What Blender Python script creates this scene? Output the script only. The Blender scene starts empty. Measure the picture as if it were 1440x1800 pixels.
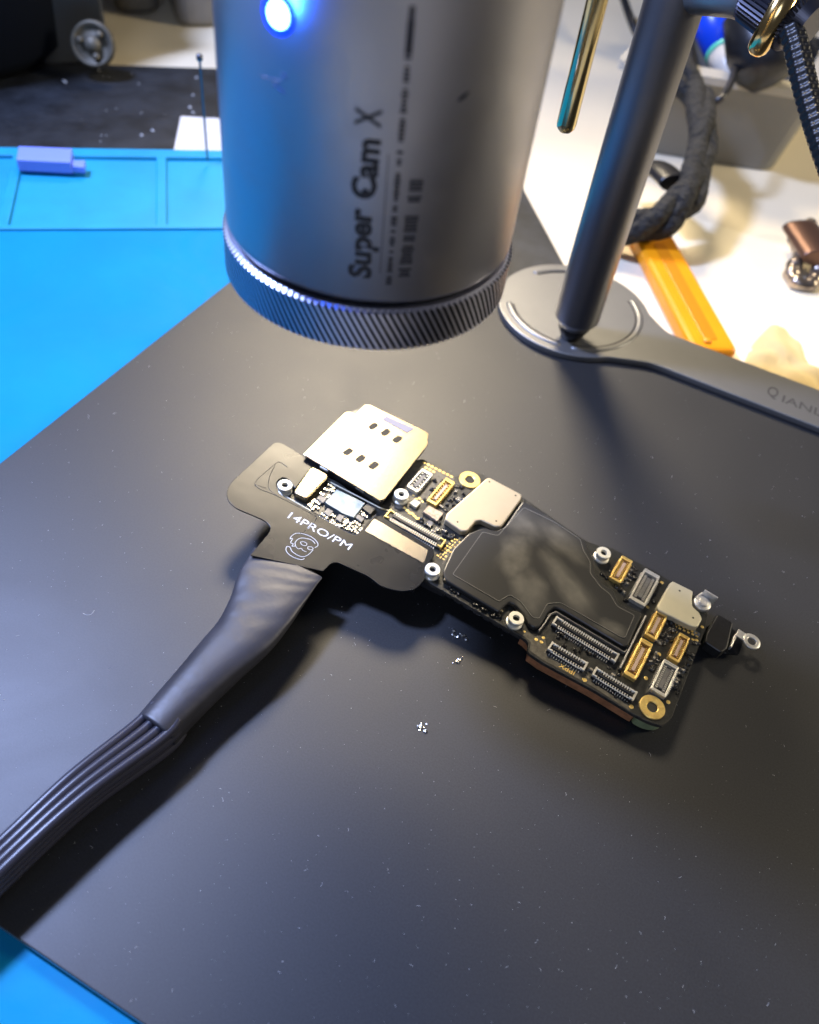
import bpy, math, random
from mathutils import Vector, Matrix
random.seed(7)
R = math.radians
MM = 0.001
S = bpy.context.scene
COL = S.collection

# ------------------------------------------------------------------ camera calibration (all lengths in mm)
F = 1460.0; PP = (720.0, 900.0); CH = 110.0
dn = Vector((512-720, 2170-900, F)).normalized()              # world down seen from the camera
ex = Vector((1, 0, 0)); ex = (ex - ex.dot(dn)*dn).normalized()
ey = dn.cross(ex)
if ey.z < 0: ey = -ey
def _g(px, py, h):
    r = Vector((px-PP[0], py-PP[1], F)); r *= h/r.dot(dn)
    return (r.dot(ex), r.dot(ey))
_a = _g(0, 1630, CH); _b = _g(250, 1800, CH)
_l = math.hypot(_b[0]-_a[0], _b[1]-_a[1])
XC, XS = (_b[0]-_a[0])/_l, (_b[1]-_a[1])/_l
Xc = ex*XC + ey*XS; Yc = ex*(-XS) + ey*XC; Zc = -dn
def W(px, py, z=0.0):
    a, b = _g(px, py, CH-z)
    return Vector((a*XC + b*XS, -a*XS + b*XC, z))
def ray(px, py):
    r = Vector((px-PP[0], py-PP[1], F))
    return Vector((r.dot(Xc), r.dot(Yc), r.dot(Zc))).normalized()
def PX(v):
    q = Xc*v[0] + Yc*v[1] + Zc*(v[2]-CH)
    return PP[0]+q.x/q.z*F, PP[1]+q.y/q.z*F

cam_d = bpy.data.cameras.new('camera'); cam = bpy.data.objects.new('camera', cam_d); COL.objects.link(cam)
right = Vector((Xc.x, Yc.x, Zc.x)); down = Vector((Xc.y, Yc.y, Zc.y)); fwd = Vector((Xc.z, Yc.z, Zc.z))
m = Matrix((right, -down, -fwd)).transposed().to_4x4()
m.translation = Vector((0, 0, CH*MM)); cam.matrix_world = m
cam_d.sensor_fit = 'HORIZONTAL'; cam_d.sensor_width = 36; cam_d.lens = F/1440*36
cam_d.clip_start = 0.005; cam_d.clip_end = 50
cam_d.dof.use_dof = True; cam_d.dof.focus_distance = 0.122; cam_d.dof.aperture_fstop = 28
S.camera = cam
S.view_settings.view_transform = 'Standard'; S.view_settings.look = 'None'
S.view_settings.exposure = 0.0; S.view_settings.gamma = 1.0

wd = bpy.data.worlds.new('World'); S.world = wd; wd.use_nodes = True
bg = wd.node_tree.nodes['Background']; bg.inputs[0].default_value = (0.55, 0.6, 0.8, 1); bg.inputs[1].default_value = 0.08

def area(name, loc, target, size, power, col, size_y=None, spread=180):
    l = bpy.data.lights.new(name, 'AREA'); l.energy = power; l.color = col; l.size = size*MM
    l.shape = 'DISK' if size_y is None else 'RECTANGLE'
    if size_y: l.size_y = size_y*MM
    l.spread = R(spread)
    o = bpy.data.objects.new(name, l); COL.objects.link(o)
    o.location = Vector(loc)*MM
    o.rotation_euler = (Vector(target)-Vector(loc)).to_track_quat('-Z', 'Y').to_euler()
    return o
area('desk_lamp_light', (-205, 385, 330), (5, 125, 0), 125, .29, (1.0, 0.84, 0.60), spread=50)
area('cool_window_light', (-250, 72, 330), (-40, 40, 0), 48, 3.4, (0.43, 0.55, 1.0))
area('camera_side_fill', (60, -380, 460), (0, 60, 0), 260, 0.8, (0.62, 0.72, 1.0))  # added soft fill from behind the camera, no such lamp is seen
area('desk_fill_light', (560, 480, 330), (110, 330, 0), 160, .78, (1.0, 0.87, 0.64), spread=80)  # added warm fill aimed at the desk, its source is unseen

# ------------------------------------------------------------------ materials
def mat(name, col, rough=0.5, metal=0.0, spec=0.5, noise=0.0, nscale=300, bump=0.0, bscale=800, rnoise=0.0, emit=None, estr=0, coat=0, col2=None, trans=0, aniso=0, bdist=.0002):
    mt = bpy.data.materials.new(name); mt.use_nodes = True
    nt = mt.node_tree; b = nt.nodes['Principled BSDF']
    b.inputs['Base Color'].default_value = (*col, 1); b.inputs['Roughness'].default_value = rough
    b.inputs['Metallic'].default_value = metal; b.inputs['Specular IOR Level'].default_value = spec
    b.inputs['Coat Weight'].default_value = coat; b.inputs['Coat Roughness'].default_value = 0.1
    b.inputs['Transmission Weight'].default_value = trans
    if aniso: b.inputs['Anisotropic'].default_value = aniso
    if emit:
        b.inputs['Emission Color'].default_value = (*emit, 1); b.inputs['Emission Strength'].default_value = estr
    tc = nt.nodes.new('ShaderNodeTexCoord')
    def nz(sc, det=4, ro=0.6):
        n = nt.nodes.new('ShaderNodeTexNoise'); n.inputs['Scale'].default_value = sc; n.inputs['Detail'].default_value = det
        n.inputs['Roughness'].default_value = ro
        nt.links.new(tc.outputs['Object'], n.inputs['Vector']); return n
    if noise or col2:
        n = nz(nscale); mx = nt.nodes.new('ShaderNodeMix'); mx.data_type = 'RGBA'
        c2 = col2 or tuple(min(1, c*(1+noise)) for c in col)
        c1 = col if col2 else tuple(c*(1-noise) for c in col)
        mx.inputs['A'].default_value = (*c1, 1); mx.inputs['B'].default_value = (*c2, 1)
        mr = nt.nodes.new('ShaderNodeMapRange'); mr.inputs['From Min'].default_value = .35; mr.inputs['From Max'].default_value = .65
        nt.links.new(n.outputs['Fac'], mr.inputs['Value']); nt.links.new(mr.outputs['Result'], mx.inputs['Factor'])
        nt.links.new(mx.outputs['Result'], b.inputs['Base Color'])
    if rnoise:
        n = nz(nscale*.7+13); mr = nt.nodes.new('ShaderNodeMapRange')
        mr.inputs['From Min'].default_value = .3; mr.inputs['From Max'].default_value = .7
        mr.inputs['To Min'].default_value = max(0, rough-rnoise); mr.inputs['To Max'].default_value = min(1, rough+rnoise)
        nt.links.new(n.outputs['Fac'], mr.inputs['Value']); nt.links.new(mr.outputs['Result'], b.inputs['Roughness'])
    if bump:
        n = nz(bscale, 3); bp = nt.nodes.new('ShaderNodeBump'); bp.inputs['Strength'].default_value = bump
        bp.inputs['Distance'].default_value = bdist
        nt.links.new(n.outputs['Fac'], bp.inputs['Height']); nt.links.new(bp.outputs['Normal'], b.inputs['Normal'])
    return mt
M = {}
M['plate'] = mat('anodised_black', (0.0145, 0.015, 0.016), .46, .0, .55, noise=.35, nscale=3800, bump=.07, bscale=5200)
def smear(mt, lo, hi, sc):
    nt = mt.node_tree; b = nt.nodes['Principled BSDF']; tc = nt.nodes.new('ShaderNodeTexCoord'); n = nt.nodes.new('ShaderNodeTexNoise')
    n.inputs['Scale'].default_value = sc; n.inputs['Detail'].default_value = 9; n.inputs['Roughness'].default_value = .65; n.inputs['Distortion'].default_value = 1.2
    mr = nt.nodes.new('ShaderNodeMapRange'); mr.inputs['From Min'].default_value = .35; mr.inputs['From Max'].default_value = .68
    mr.inputs['To Min'].default_value = lo; mr.inputs['To Max'].default_value = hi
    nt.links.new(tc.outputs['Object'], n.inputs['Vector']); nt.links.new(n.outputs['Fac'], mr.inputs['Value']); nt.links.new(mr.outputs['Result'], b.inputs['Roughness'])
smear(M['plate'], .465, .505, 34)
M['plate_edge'] = mat('edge_highlight', (.45, .48, .5), .35, .9)  # the plate's edge highlight, put into a bright side colour
M['blue'] = mat('blue_silicone', (.001, .215, .43), .62, 0, .12, noise=.06, nscale=40, bump=.1, bscale=900)
smear(M['blue'], .5, .75, 45)
M['tray'] = mat('silicone_lamp_tint', (.010, .28, .47), .5, 0, .35, noise=.08, nscale=60, bump=.1, bscale=900)  # same silicone as the sheet, warm lamp tint put into the colour
M['darkmat'] = mat('dark_rubber', (.016, .018, .021), .45, 0, .5, noise=.5, nscale=120, bump=.3, bscale=400)
M['desk'] = mat('cream_desk', (.76, .66, .46), .6, 0, .3, noise=.05, nscale=12, bump=.1, bscale=300)
M['paper'] = mat('paper', (.66, .63, .58), .8, noise=.03, nscale=40)
M['sheet'] = mat('white_sheet', (.80, .71, .51), .75, noise=.04, nscale=15)
M['scope'] = mat('scope_anodised', (.36, .36, .39), .40, 1.0, noise=.04, nscale=30, bump=.08, bscale=5000)
smear(M['scope'], .36, .44, 90)
M['ring'] = mat('ring_anodised', (.52, .53, .64), .36, 1.0)
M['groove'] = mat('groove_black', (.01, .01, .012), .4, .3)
M['cream_metal'] = mat('warm_rim', (.8, .74, .6), .4, .6)
M['print'] = mat('dark_print', (.006, .007, .014), .5)
M['scuff'] = mat('scuff', (.10, .11, .13), .5, .6)
M['pole'] = mat('pole_steel', (.20, .20, .215), .38, 1.0, bump=.04, bscale=3000)
M['dark_cone'] = mat('foot_cone', (.012, .012, .013), .35, .4)
M['bar'] = mat('bar_aluminium', (.22, .22, .215), .42, .75, noise=.04, nscale=60, bump=.12, bscale=4000)
M['etch'] = mat('etched_letters', (.03, .03, .03), .6)
M['knob'] = mat('knob_dark', (.07, .07, .085), .35, .9)
M['pins'] = mat('pin_strip', (.50, .37, .30), .45, .3)
M['brass'] = mat('brass', (.80, .55, .22), .16, 1.0)
M['rod'] = mat('brass_rod', (.62, .50, .25), .14, 1.0)
M['pcb'] = mat('solder_mask', (.020, .020, .017), .34, 0, .55, noise=.4, nscale=900, bump=.25, bscale=2500)
M['pcbsheen'] = mat('mask_sheen_band', (.10, .092, .075), .38, .3, .5, noise=.3, nscale=1200, bump=.2, bscale=3000)  # warm light reflected on the black mask, put into a tan colour
M['pcbside'] = mat('board_edge_dark', (.05, .045, .035), .5, noise=.5, nscale=1500)
M['copper'] = mat('edge_copper_brown', (.62, .27, .12), .45, .2, noise=.25, nscale=500, rnoise=.1)
M['green'] = mat('edge_green', (.30, .36, .18), .5, noise=.2, nscale=700)
M['gold'] = mat('gold_plating', (.95, .66, .22), .38, .75, noise=.12, nscale=1500)
M['goldpl'] = mat('gold_housing', (.16, .075, .02), .45, .3, noise=.25, nscale=2200)
M['silver'] = mat('silver_plating', (.72, .70, .64), .38, .7, noise=.1, nscale=1500)
M['nickel'] = mat('nickel_can', (.30, .25, .165), .27, .92, noise=.03, nscale=200, bump=.03, bscale=1500)
M['cannickel'] = mat('pale_can', (.52, .44, .30), .36, .5, noise=.03, nscale=200, bump=.03, bscale=1500)
M['nickel2'] = mat('nickel_matt', (.66, .61, .44), .45, .35, noise=.04, nscale=200, bump=.05, bscale=1500)
M['standoff'] = mat('standoff_steel', (.80, .78, .68), .42, .45)
M['black'] = mat('black_plastic', (.012, .012, .013), .35, 0, .5, noise=.3, nscale=1500)
M['epoxy'] = mat('epoxy_fill', (.018, .017, .015), .22, 0, .6, noise=.4, nscale=1500, bump=1.0, bscale=1800)
M['chip'] = mat('chip_black', (.03, .03, .032), .3, 0, .5, noise=.2, nscale=1500)
M['chipgrey'] = mat('chip_grey', (.16, .155, .15), .4, .2, noise=.15, nscale=1500)
M['chippink'] = mat('chip_marked', (.42, .33, .24), .42, .4, noise=.3, nscale=1800)
M['die'] = mat('silicon_die', (.04, .10, .20), .36, .35, col2=(.24, .28, .28), nscale=260)
M['capbody'] = mat('capacitor_body', (.28, .25, .20), .45, 0, .5, noise=.2, nscale=2000)
M['solder'] = mat('solder', (.75, .73, .66), .25, 1.0)
M['hole'] = mat('hole_dark', (.012, .010, .006), .6)
M['flex'] = mat('glossy_flex', (.007, .008, .010), .28, 0, .28, noise=.2, nscale=60, bump=.25, bscale=110, rnoise=.05)
M['flexline'] = mat('flex_trace', (.035, .034, .032), .3, 0, .5)
M['mirror'] = mat('polished_stiffener', (.66, .58, .47), .22, .95, noise=.05, nscale=60)
M['sleeve'] = mat('heat_shrink', (.028, .028, .034), .44, 0, .5, noise=.2, nscale=120, bump=.35, bscale=230, bdist=.0003)
M['wire'] = mat('wire_jacket', (.030, .030, .042), .32, 0, .5)
M['white'] = mat('white_print', (.75, .78, .82), .5)
M['blueled'] = mat('led_lens', (.1, .4, 1), .2, emit=(.25, .62, 1.0), estr=14)
M['ledhalo'] = mat('led_halo', (.0, .02, .8), .3, emit=(.0, .02, 1.0), estr=1.6)  # the lamp's blue halo, made as a glowing ring
M['lav'] = mat('lavender_plastic', (.20, .27, .80), .4)
M['machine'] = mat('machine_black', (.003, .005, .010), .8, 0, .15)
M['machgrey'] = mat('machine_dark_panel', (.03, .032, .033), .5)
M['wheel'] = mat('wheel_metal', (.15, .135, .10), .6, .5, noise=.3, nscale=150)
M['greybox'] = mat('grey_plastic', (.21, .20, .17), .55, noise=.05, nscale=40)
M['greyside'] = mat('grey_fabric', (.20, .185, .16), .7, noise=.1, nscale=60)
M['greyinn'] = mat('bin_lining', (.46, .42, .33), .6)
M['coil'] = mat('woven_cable', (.008, .008, .007), .8, noise=.6, nscale=300, bump=1, bscale=350, bdist=.002)
M['braid'] = mat('braided_black', (.006, .006, .006), .42, 0, .35)
M['markblue'] = mat('blue_handle', (.01, .07, .70), .3)
M['markgreen'] = mat('green_ring', (.1, .55, .35), .4)
M['marktip'] = mat('clear_tip', (.55, .52, .45), .3)
M['orange'] = mat('orange_plastic', (.80, .29, .005), .35, noise=.06, nscale=60)
M['orange2'] = mat('orange_groove', (.62, .20, .003), .4)
M['tissue'] = mat('amber_tissue', (.58, .44, .20), .8, noise=.1, nscale=60)
M['keymetal'] = mat('dull_key', (.18, .15, .13), .3, .9, col2=(.6, .5, .4), nscale=200)
M['steel'] = mat('thin_steel', (.12, .13, .16), .3, .8)
M['dust'] = mat('dust', (.55, .56, .56), .8)
M['red'] = mat('red_plastic', (.45, .09, .03), .5)

# film over the main shield: dark film with greasy fingerprint smudges (marks of its own shape)
def film_mat():
    mt = mat('graphite_film', (.024, .024, .024), .33, 0, .5)
    nt = mt.node_tree; b = nt.nodes['Principled BSDF']; tc = nt.nodes.new('ShaderNodeTexCoord')
    def blob(c, r, rot, seed):
        mp = nt.nodes.new('ShaderNodeMapping'); mp.vector_type = 'TEXTURE'
        mp.inputs['Location'].default_value = (c[0]*MM, c[1]*MM, 0); mp.inputs['Rotation'].default_value = (0, 0, R(rot))
        mp.inputs['Scale'].default_value = (r[0]*MM, r[1]*MM, 1)
        nt.links.new(tc.outputs['Object'], mp.inputs['Vector'])
        n = nt.nodes.new('ShaderNodeTexNoise'); n.inputs['Scale'].default_value = 1.1; n.inputs['Detail'].default_value = 6; n.noise_dimensions = '4D'
        n.inputs['W'].default_value = seed; nt.links.new(mp.outputs['Vector'], n.inputs['Vector'])
        ln = nt.nodes.new('ShaderNodeVectorMath'); ln.operation = 'LENGTH'; nt.links.new(mp.outputs['Vector'], ln.inputs[0])
        ad = nt.nodes.new('ShaderNodeMath'); ad.operation = 'MULTIPLY_ADD'; ad.inputs[1].default_value = -1.4
        nt.links.new(n.outputs['Fac'], ad.inputs[0]); nt.links.new(ln.outputs['Value'], ad.inputs[2])   # len-1.4*n
        mr = nt.nodes.new('ShaderNodeMapRange'); mr.inputs['From Min'].default_value = .55; mr.inputs['From Max'].default_value = -.25
        nt.links.new(ad.outputs[0], mr.inputs['Value']); return mr.outputs['Result']
    outs = [blob(*a) for a in FILM_BLOBS]
    acc = outs[0]
    for o in outs[1:]:
        mx = nt.nodes.new('ShaderNodeMath'); mx.operation = 'MAXIMUM'; nt.links.new(acc, mx.inputs[0]); nt.links.new(o, mx.inputs[1]); acc = mx.outputs[0]
    n = nt.nodes.new('ShaderNodeTexNoise'); n.inputs['Scale'].default_value = 420; n.inputs['Detail'].default_value = 6
    nt.links.new(tc.outputs['Object'], n.inputs['Vector'])
    ml = nt.nodes.new('ShaderNodeMath'); ml.operation = 'MULTIPLY'; nt.links.new(acc, ml.inputs[0]); nt.links.new(n.outputs['Fac'], ml.inputs[1])
    mc = nt.nodes.new('ShaderNodeMix'); mc.data_type = 'RGBA'; mc.inputs['A'].default_value = (.030, .030, .029, 1); mc.inputs['B'].default_value = (.11, .105, .09, 1)
    nt.links.new(ml.outputs[0], mc.inputs['Factor']); nt.links.new(mc.outputs['Result'], b.inputs['Base Color'])
    mr = nt.nodes.new('ShaderNodeMapRange'); mr.inputs['To Min'].default_value = .28; mr.inputs['To Max'].default_value = .6
    nt.links.new(ml.outputs[0], mr.inputs['Value']); nt.links.new(mr.outputs['Result'], b.inputs['Roughness'])
    return mt

# ------------------------------------------------------------------ mesh builder (mm)
LOCAL = set()      # things whose parts are built in the thing's own frame
class MB:
    def __init__(s): s.v = []; s.f = []; s.m = []; s.sm = []
    def add(s, vs, fs, mi=0, smooth=False):
        k = len(s.v); s.v += [tuple(v) for v in vs]
        for f in fs: s.f.append([i+k for i in f]); s.m.append(mi); s.sm.append(smooth)
    def box(s, c, d, ang=0, mi=0, M4=None):
        hx, hy, hz = d[0]/2, d[1]/2, d[2]/2; ca, sa = math.cos(R(ang)), math.sin(R(ang)); vs = []
        for z in (-hz, hz):
            for x, y in ((-hx, -hy), (hx, -hy), (hx, hy), (-hx, hy)):
                p = Vector((x, y, z))
                if M4 is not None: p = M4 @ p
                vs.append((c[0]+p.x*ca-p.y*sa, c[1]+p.x*sa+p.y*ca, c[2]+p.z))
        s.add(vs, [(3, 2, 1, 0), (4, 5, 6, 7), (0, 1, 5, 4), (1, 2, 6, 5), (2, 3, 7, 6), (3, 0, 4, 7)], mi)
    def prism(s, poly, z0, z1, mi=0, side=None):
        a = sum(poly[i][0]*poly[(i+1) % len(poly)][1]-poly[(i+1) % len(poly)][0]*poly[i][1] for i in range(len(poly)))
        if a < 0: poly = poly[::-1]
        n = len(poly); vs = [(p[0], p[1], z0) for p in poly]+[(p[0], p[1], z1) for p in poly]
        s.add(vs, [list(range(n))[::-1], list(range(n, 2*n))], mi)
        k = len(s.v)-2*n
        for i in range(n):
            j = (i+1) % n; s.f.append([k+i, k+j, k+n+j, k+n+i]); s.m.append(mi if side is None else side); s.sm.append(False)
    def ringwall(s, poly, w, z0, z1, mi=0):
        inn = offset(poly, w); n = len(poly)
        vs = [(p[0], p[1], z) for z in (z0, z1) for p in poly]+[(p[0], p[1], z) for z in (z0, z1) for p in inn]
        fs = []
        for i in range(n):
            j = (i+1) % n
            fs += [(i, j, n+j, n+i), (2*n+j, 2*n+i, 3*n+i, 3*n+j), (n+i, n+j, 3*n+j, 3*n+i), (j, i, 2*n+i, 2*n+j)]
        s.add(vs, fs, mi)
    def lathe(s, prof, c=(0, 0, 0), axis=(0, 0, 1), n=32, mi=0, smooth=True, closed=False):
        A = Vector(axis).normalized(); U = A.orthogonal().normalized(); V = A.cross(U); c = Vector(c); vs = []
        for r, h in prof:
            for i in range(n):
                t = 2*math.pi*i/n; vs.append(c+A*h+U*(r*math.cos(t))+V*(r*math.sin(t)))
        fs = []
        for k in range(len(prof)-1+(1 if closed else 0)):
            k2 = (k+1) % len(prof)
            for i in range(n):
                j = (i+1) % n; fs.append((k*n+i, k*n+j, k2*n+j, k2*n+i))
        s.add(vs, fs, mi, smooth)
        if not closed:
            for k, rev in ((0, True), (len(prof)-1, False)):
                if prof[k][0] > 1e-6:
                    idx = [len(s.v)-len(vs)+k*n+i for i in range(n)]
                    s.f.append(idx[::-1] if rev else idx); s.m.append(mi); s.sm.append(False)
    def tube(s, pts, r, n=12, mi=0, rf=None, flat=None, cap=True):
        pts = [Vector(p) for p in pts]; N = len(pts); vs = []; up = Vector((0, 0, 1)); L = 0
        for k, p in enumerate(pts):
            t = (pts[min(k+1, N-1)]-pts[max(k-1, 0)]).normalized()
            side = t.cross(up)
            if side.length < 1e-3: side = Vector((1, 0, 0))
            side.normalize(); u2 = side.cross(t)
            if k: L += (p-pts[k-1]).length
            for i in range(n):
                a = 2*math.pi*i/n; rr = r[k] if isinstance(r, (list, tuple)) else r
                if rf: rr *= rf(a, L)
                fx = flat[k][0] if flat else 1; fy = flat[k][1] if flat else 1
                vs.append(p+side*(math.cos(a)*rr*fx)+u2*(math.sin(a)*rr*fy))
        fs = [(k*n+i, (k+1)*n+i, (k+1)*n+(i+1) % n, k*n+(i+1) % n) for k in range(N-1) for i in range(n)]
        s.add(vs, fs, mi, True)
        if cap:
            b = len(s.v)-len(vs); s.f.append([b+i for i in range(n)]); s.m.append(mi); s.sm.append(False)
            s.f.append([b+(N-1)*n+i for i in range(n)][::-1]); s.m.append(mi); s.sm.append(False)
    def build(s, name, mats, parent=None, bevel=0, seg=2, sub=0, label=None):
        me = bpy.data.meshes.new(name); me.from_pydata([(x*MM, y*MM, z*MM) for x, y, z in s.v], [], s.f)
        if not isinstance(mats, (list, tuple)): mats = [mats]
        for q in mats: me.materials.append(q)
        for p, mi, sm in zip(me.polygons, s.m, s.sm): p.material_index = mi; p.use_smooth = sm
        me.update()
        o = bpy.data.objects.new(name, me); COL.objects.link(o)
        if parent:
            o.parent = parent
            if parent.type == 'EMPTY' and parent.name not in LOCAL: o.matrix_parent_inverse = Matrix.Translation(-parent.location)
        if bevel:
            b = o.modifiers.new('bevel', 'BEVEL'); b.width = bevel*MM; b.segments = seg; b.limit_method = 'ANGLE'; b.angle_limit = R(40)
            b.use_clamp_overlap = True
        if sub:
            q = o.modifiers.new('sub', 'SUBSURF'); q.levels = sub; q.render_levels = sub
        if label: o['label'] = label
        return o
def offset(poly, w):
    """inset a ccw polygon by w"""
    n = len(poly); a = sum(poly[i][0]*poly[(i+1) % n][1]-poly[(i+1) % n][0]*poly[i][1] for i in range(n)); sg = 1 if a > 0 else -1
    out = []
    for i in range(n):
        p0, p1, p2 = Vector(poly[i-1][:2]), Vector(poly[i][:2]), Vector(poly[(i+1) % n][:2])
        e1 = (p1-p0); e2 = (p2-p1)
        if e1.length < 1e-6: e1 = e2
        if e2.length < 1e-6: e2 = e1
        e1.normalize(); e2.normalize()
        n1 = Vector((-e1.y, e1.x))*sg; n2 = Vector((-e2.y, e2.x))*sg
        b = n1+n2
        b = b/max(b.dot(b)/2, .5) if b.length > 1e-4 else n1
        q = p1+b*w; out.append((q.x, q.y))
    return out
def rpoly(pts, r, seg=4):
    """round the corners of a polygon; r one radius or a list"""
    out = []; n = len(pts)
    for i in range(n):
        p0, p1, p2 = Vector(pts[i-1][:2]), Vector(pts[i][:2]), Vector(pts[(i+1) % n][:2])
        rr = r[i] if isinstance(r, (list, tuple)) else r
        a = p0-p1; b = p2-p1; la, lb = a.length, b.length
        d = min(rr, la*.45, lb*.45); a.normalize(); b.normalize()
        if d < .02 or a.dot(b) < -.995: out.append((p1.x, p1.y)); continue
        A, B = p1+a*d, p1+b*d
        for k in range(seg+1):
            t = k/seg; q = A*(1-t)**2+p1*(2*t*(1-t))+B*t*t; out.append((q.x, q.y))
    return out
def rect(c, l, w, ang=0):
    ca, sa = math.cos(R(ang)), math.sin(R(ang))
    return [(c[0]+x*ca-y*sa, c[1]+x*sa+y*ca) for x, y in ((-l/2, -w/2), (l/2, -w/2), (l/2, w/2), (-l/2, w/2))]
def spline(pts, n=8):
    P = [Vector(p) for p in pts]; out = []
    for i in range(len(P)-1):
        p0, p1, p2, p3 = P[max(i-1, 0)], P[i], P[i+1], P[min(i+2, len(P)-1)]
        for k in range(n):
            t = k/n
            out.append(.5*((2*p1)+(p2-p0)*t+(2*p0-5*p1+4*p2-p3)*t*t+(3*p1-p0-3*p2+p3)*t**3))
    out.append(P[-1]); return out
def thing(name, label, cat, loc=(0, 0, 0), group=None, rot=None):
    o = bpy.data.objects.new(name, None); COL.objects.link(o); o.empty_display_size = .005
    o.location = Vector(loc)*MM
    if rot is not None: o.rotation_euler = rot
    o['label'] = label; o['category'] = cat
    if group: o['group'] = group
    return o
def tag(o, label, cat, group=None):
    o['label'] = label; o['category'] = cat
    if group: o['group'] = group
    return o
def text3d(body, size, ext, fn, extra=None, bold=0.0):
    """text as a mesh in mm; fn maps (x, y, z) to mm"""
    cu = bpy.data.curves.new('lettering', 'FONT'); cu.body = body; cu.size = size; cu.extrude = ext; cu.resolution_u = 3; cu.offset = bold
    cu.align_x = 'LEFT'
    to = bpy.data.objects.new('lettering_tmp', cu); COL.objects.link(to)
    dg = bpy.context.evaluated_depsgraph_get(); me = bpy.data.meshes.new_from_object(to.evaluated_get(dg))
    vs = [v.co.copy() for v in me.vertices]; fs = [list(p.vertices) for p in me.polygons]
    bpy.data.objects.remove(to); bpy.data.curves.remove(cu); bpy.data.meshes.remove(me)
    return [fn(v) for v in vs], fs, (min(v.x for v in vs), max(v.x for v in vs))

# ------------------------------------------------------------------ setting
o = MB(); c = (60, 330)
o.prism([(-420, -120), (420, -120), (420, 720), (-420, 720)], -34, -4)
o = o.build('desk', M['desk']); o['kind'] = 'structure'

# frame of the mats, turned against the plate
TA = 38.2; tc_, ts_ = math.cos(R(TA)), math.sin(R(TA))
T0 = W(0, 408, -1.5)
def Tm(p, q): return (T0.x+p*tc_-q*ts_, T0.y+p*ts_+q*tc_)
def Ti(v): d = Vector(v)-T0; return (d.x*tc_+d.y*ts_, -d.x*ts_+d.y*tc_)
q_rim = Ti(W(0, 262, -1.5))[1]; q_pap = Ti(W(300, 119, -3))[1]; p_edge = Ti(W(930, 352, -3))[0]
p_edge2 = Ti(W(985, 460, -3))[0]
mb = MB(); mb.prism([Tm(-140, -40), Tm(p_edge, -40), Tm(p_edge, q_pap), Tm(-140, q_pap)], -3.98, -2.6)
tag(mb.build('rubber_mat', M['darkmat'], bevel=.4), 'dark speckled rubber mat showing behind the blue tray edge', 'rubber mat')
t = thing('silicone_mat', 'bright blue silicone repair mat with tray compartments, under the black plate', 'repair mat')
pr = p_edge-26
mb = MB(); mb.prism(rpoly([Tm(-130, -190), Tm(pr, -190), Tm(pr, .6), Tm(-130, .6)], 4), -2.59, -1.5)
mb.build('mat_sheet', M['blue'], t, bevel=.25)
mb = MB(); mb.prism([Tm(-130, 1.2), Tm(pr, 1.2), Tm(pr, q_rim), Tm(-130, q_rim)], -2.59, -1.9)
RZ = -0.5
def rib(p0, q0, p1, q1): mb.prism([Tm(p0, q0), Tm(p1, q0), Tm(p1, q1), Tm(p0, q1)], -2.5, RZ)
mb.prism([Tm(-130, .5), Tm(pr, .5), Tm(pr, 2.4), Tm(-130, 2.4)], -2.58, -.9)
mb.prism([Tm(-130, q_rim-4.2), Tm(pr, q_rim-4.2), Tm(pr, q_rim+.1), Tm(-130, q_rim+.1)], -2.57, -.9)
for px0, px1 in ((272, 296), (10, 30)):
    pm = (Ti(W(px0, 330, -1.5))[0]+Ti(W(px1, 330, -1.5))[0])/2
    mb.prism([Tm(pm-1.3, 1.5), Tm(pm+1.3, 1.5), Tm(pm+1.3, q_rim-3.6), Tm(pm-1.3, q_rim-3.6)], -2.56, -1.0)
mb.build('tray', M['tray'], t, bevel=.7, seg=3)

# ------------------------------------------------------------------ black plate
PX1 = 190; PY0 = 7.4; PY1 = 167
t = thing('base_plate', 'large matt black metal work plate lying on the blue mat', 'metal plate', (-99.2, PY0, -1.5))
mb = MB(); mb.prism(rpoly([(-99.2, PY0), (PX1, PY0), (PX1, PY1), (-99.2, PY1)], 3, 6), -1.48, 0, 0, 1)
mb.build('plate', [M['plate'], M['plate_edge']], t, bevel=.2)

# ------------------------------------------------------------------ circuit board, built in its own frame (s along the board, t across, h up)
yaw, pit = R(-4), R(-3.5)
BU = Vector((math.cos(pit)*math.cos(yaw), math.cos(pit)*math.sin(yaw), math.sin(pit)))
BV = Vector((-math.sin(yaw), math.cos(yaw), 0)); BN = BU.cross(BV)
BO = W(1178, 1265, 3.2)
def B(px, py, h=0.0):
    c = Vector((0, 0, CH)); d = ray(px, py); t = (BO+BN*h-c).dot(BN)/d.dot(BN); q = c+d*t-BO
    return (q.dot(BU), q.dot(BV))
def BW(s, t, h): return BO+BU*s+BV*t+BN*h
def Bp(pts, h=0.0): return [B(x, y, h) for x, y in pts]
brd = thing('circuit_board', 'black phone logic board with gold connectors and shiny metal cans on the black plate', 'circuit board', BO)
bm4 = Matrix((BU, BV, BN)).transposed(); brd.rotation_euler = bm4.to_euler()
LOCAL.add(brd.name)
FILM_BLOBS = []
for x, y, rx, ry, rot, sd in ((925, 925, 3.6, 3.0, 0, 1), (905, 975, 2.6, 4.6, 20, 2), (1000, 1030, 6.5, 2.4, 150, 3), (930, 1040, 3.0, 4.0, 30, 4), (985, 950, 5, 2.2, 160, 5), (1075, 1105, 2.4, 1.4, 10, 6)):
    b_ = B(x, y, 1); FILM_BLOBS.append((b_, (rx, ry), rot, sd))
M['film'] = film_mat()

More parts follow.
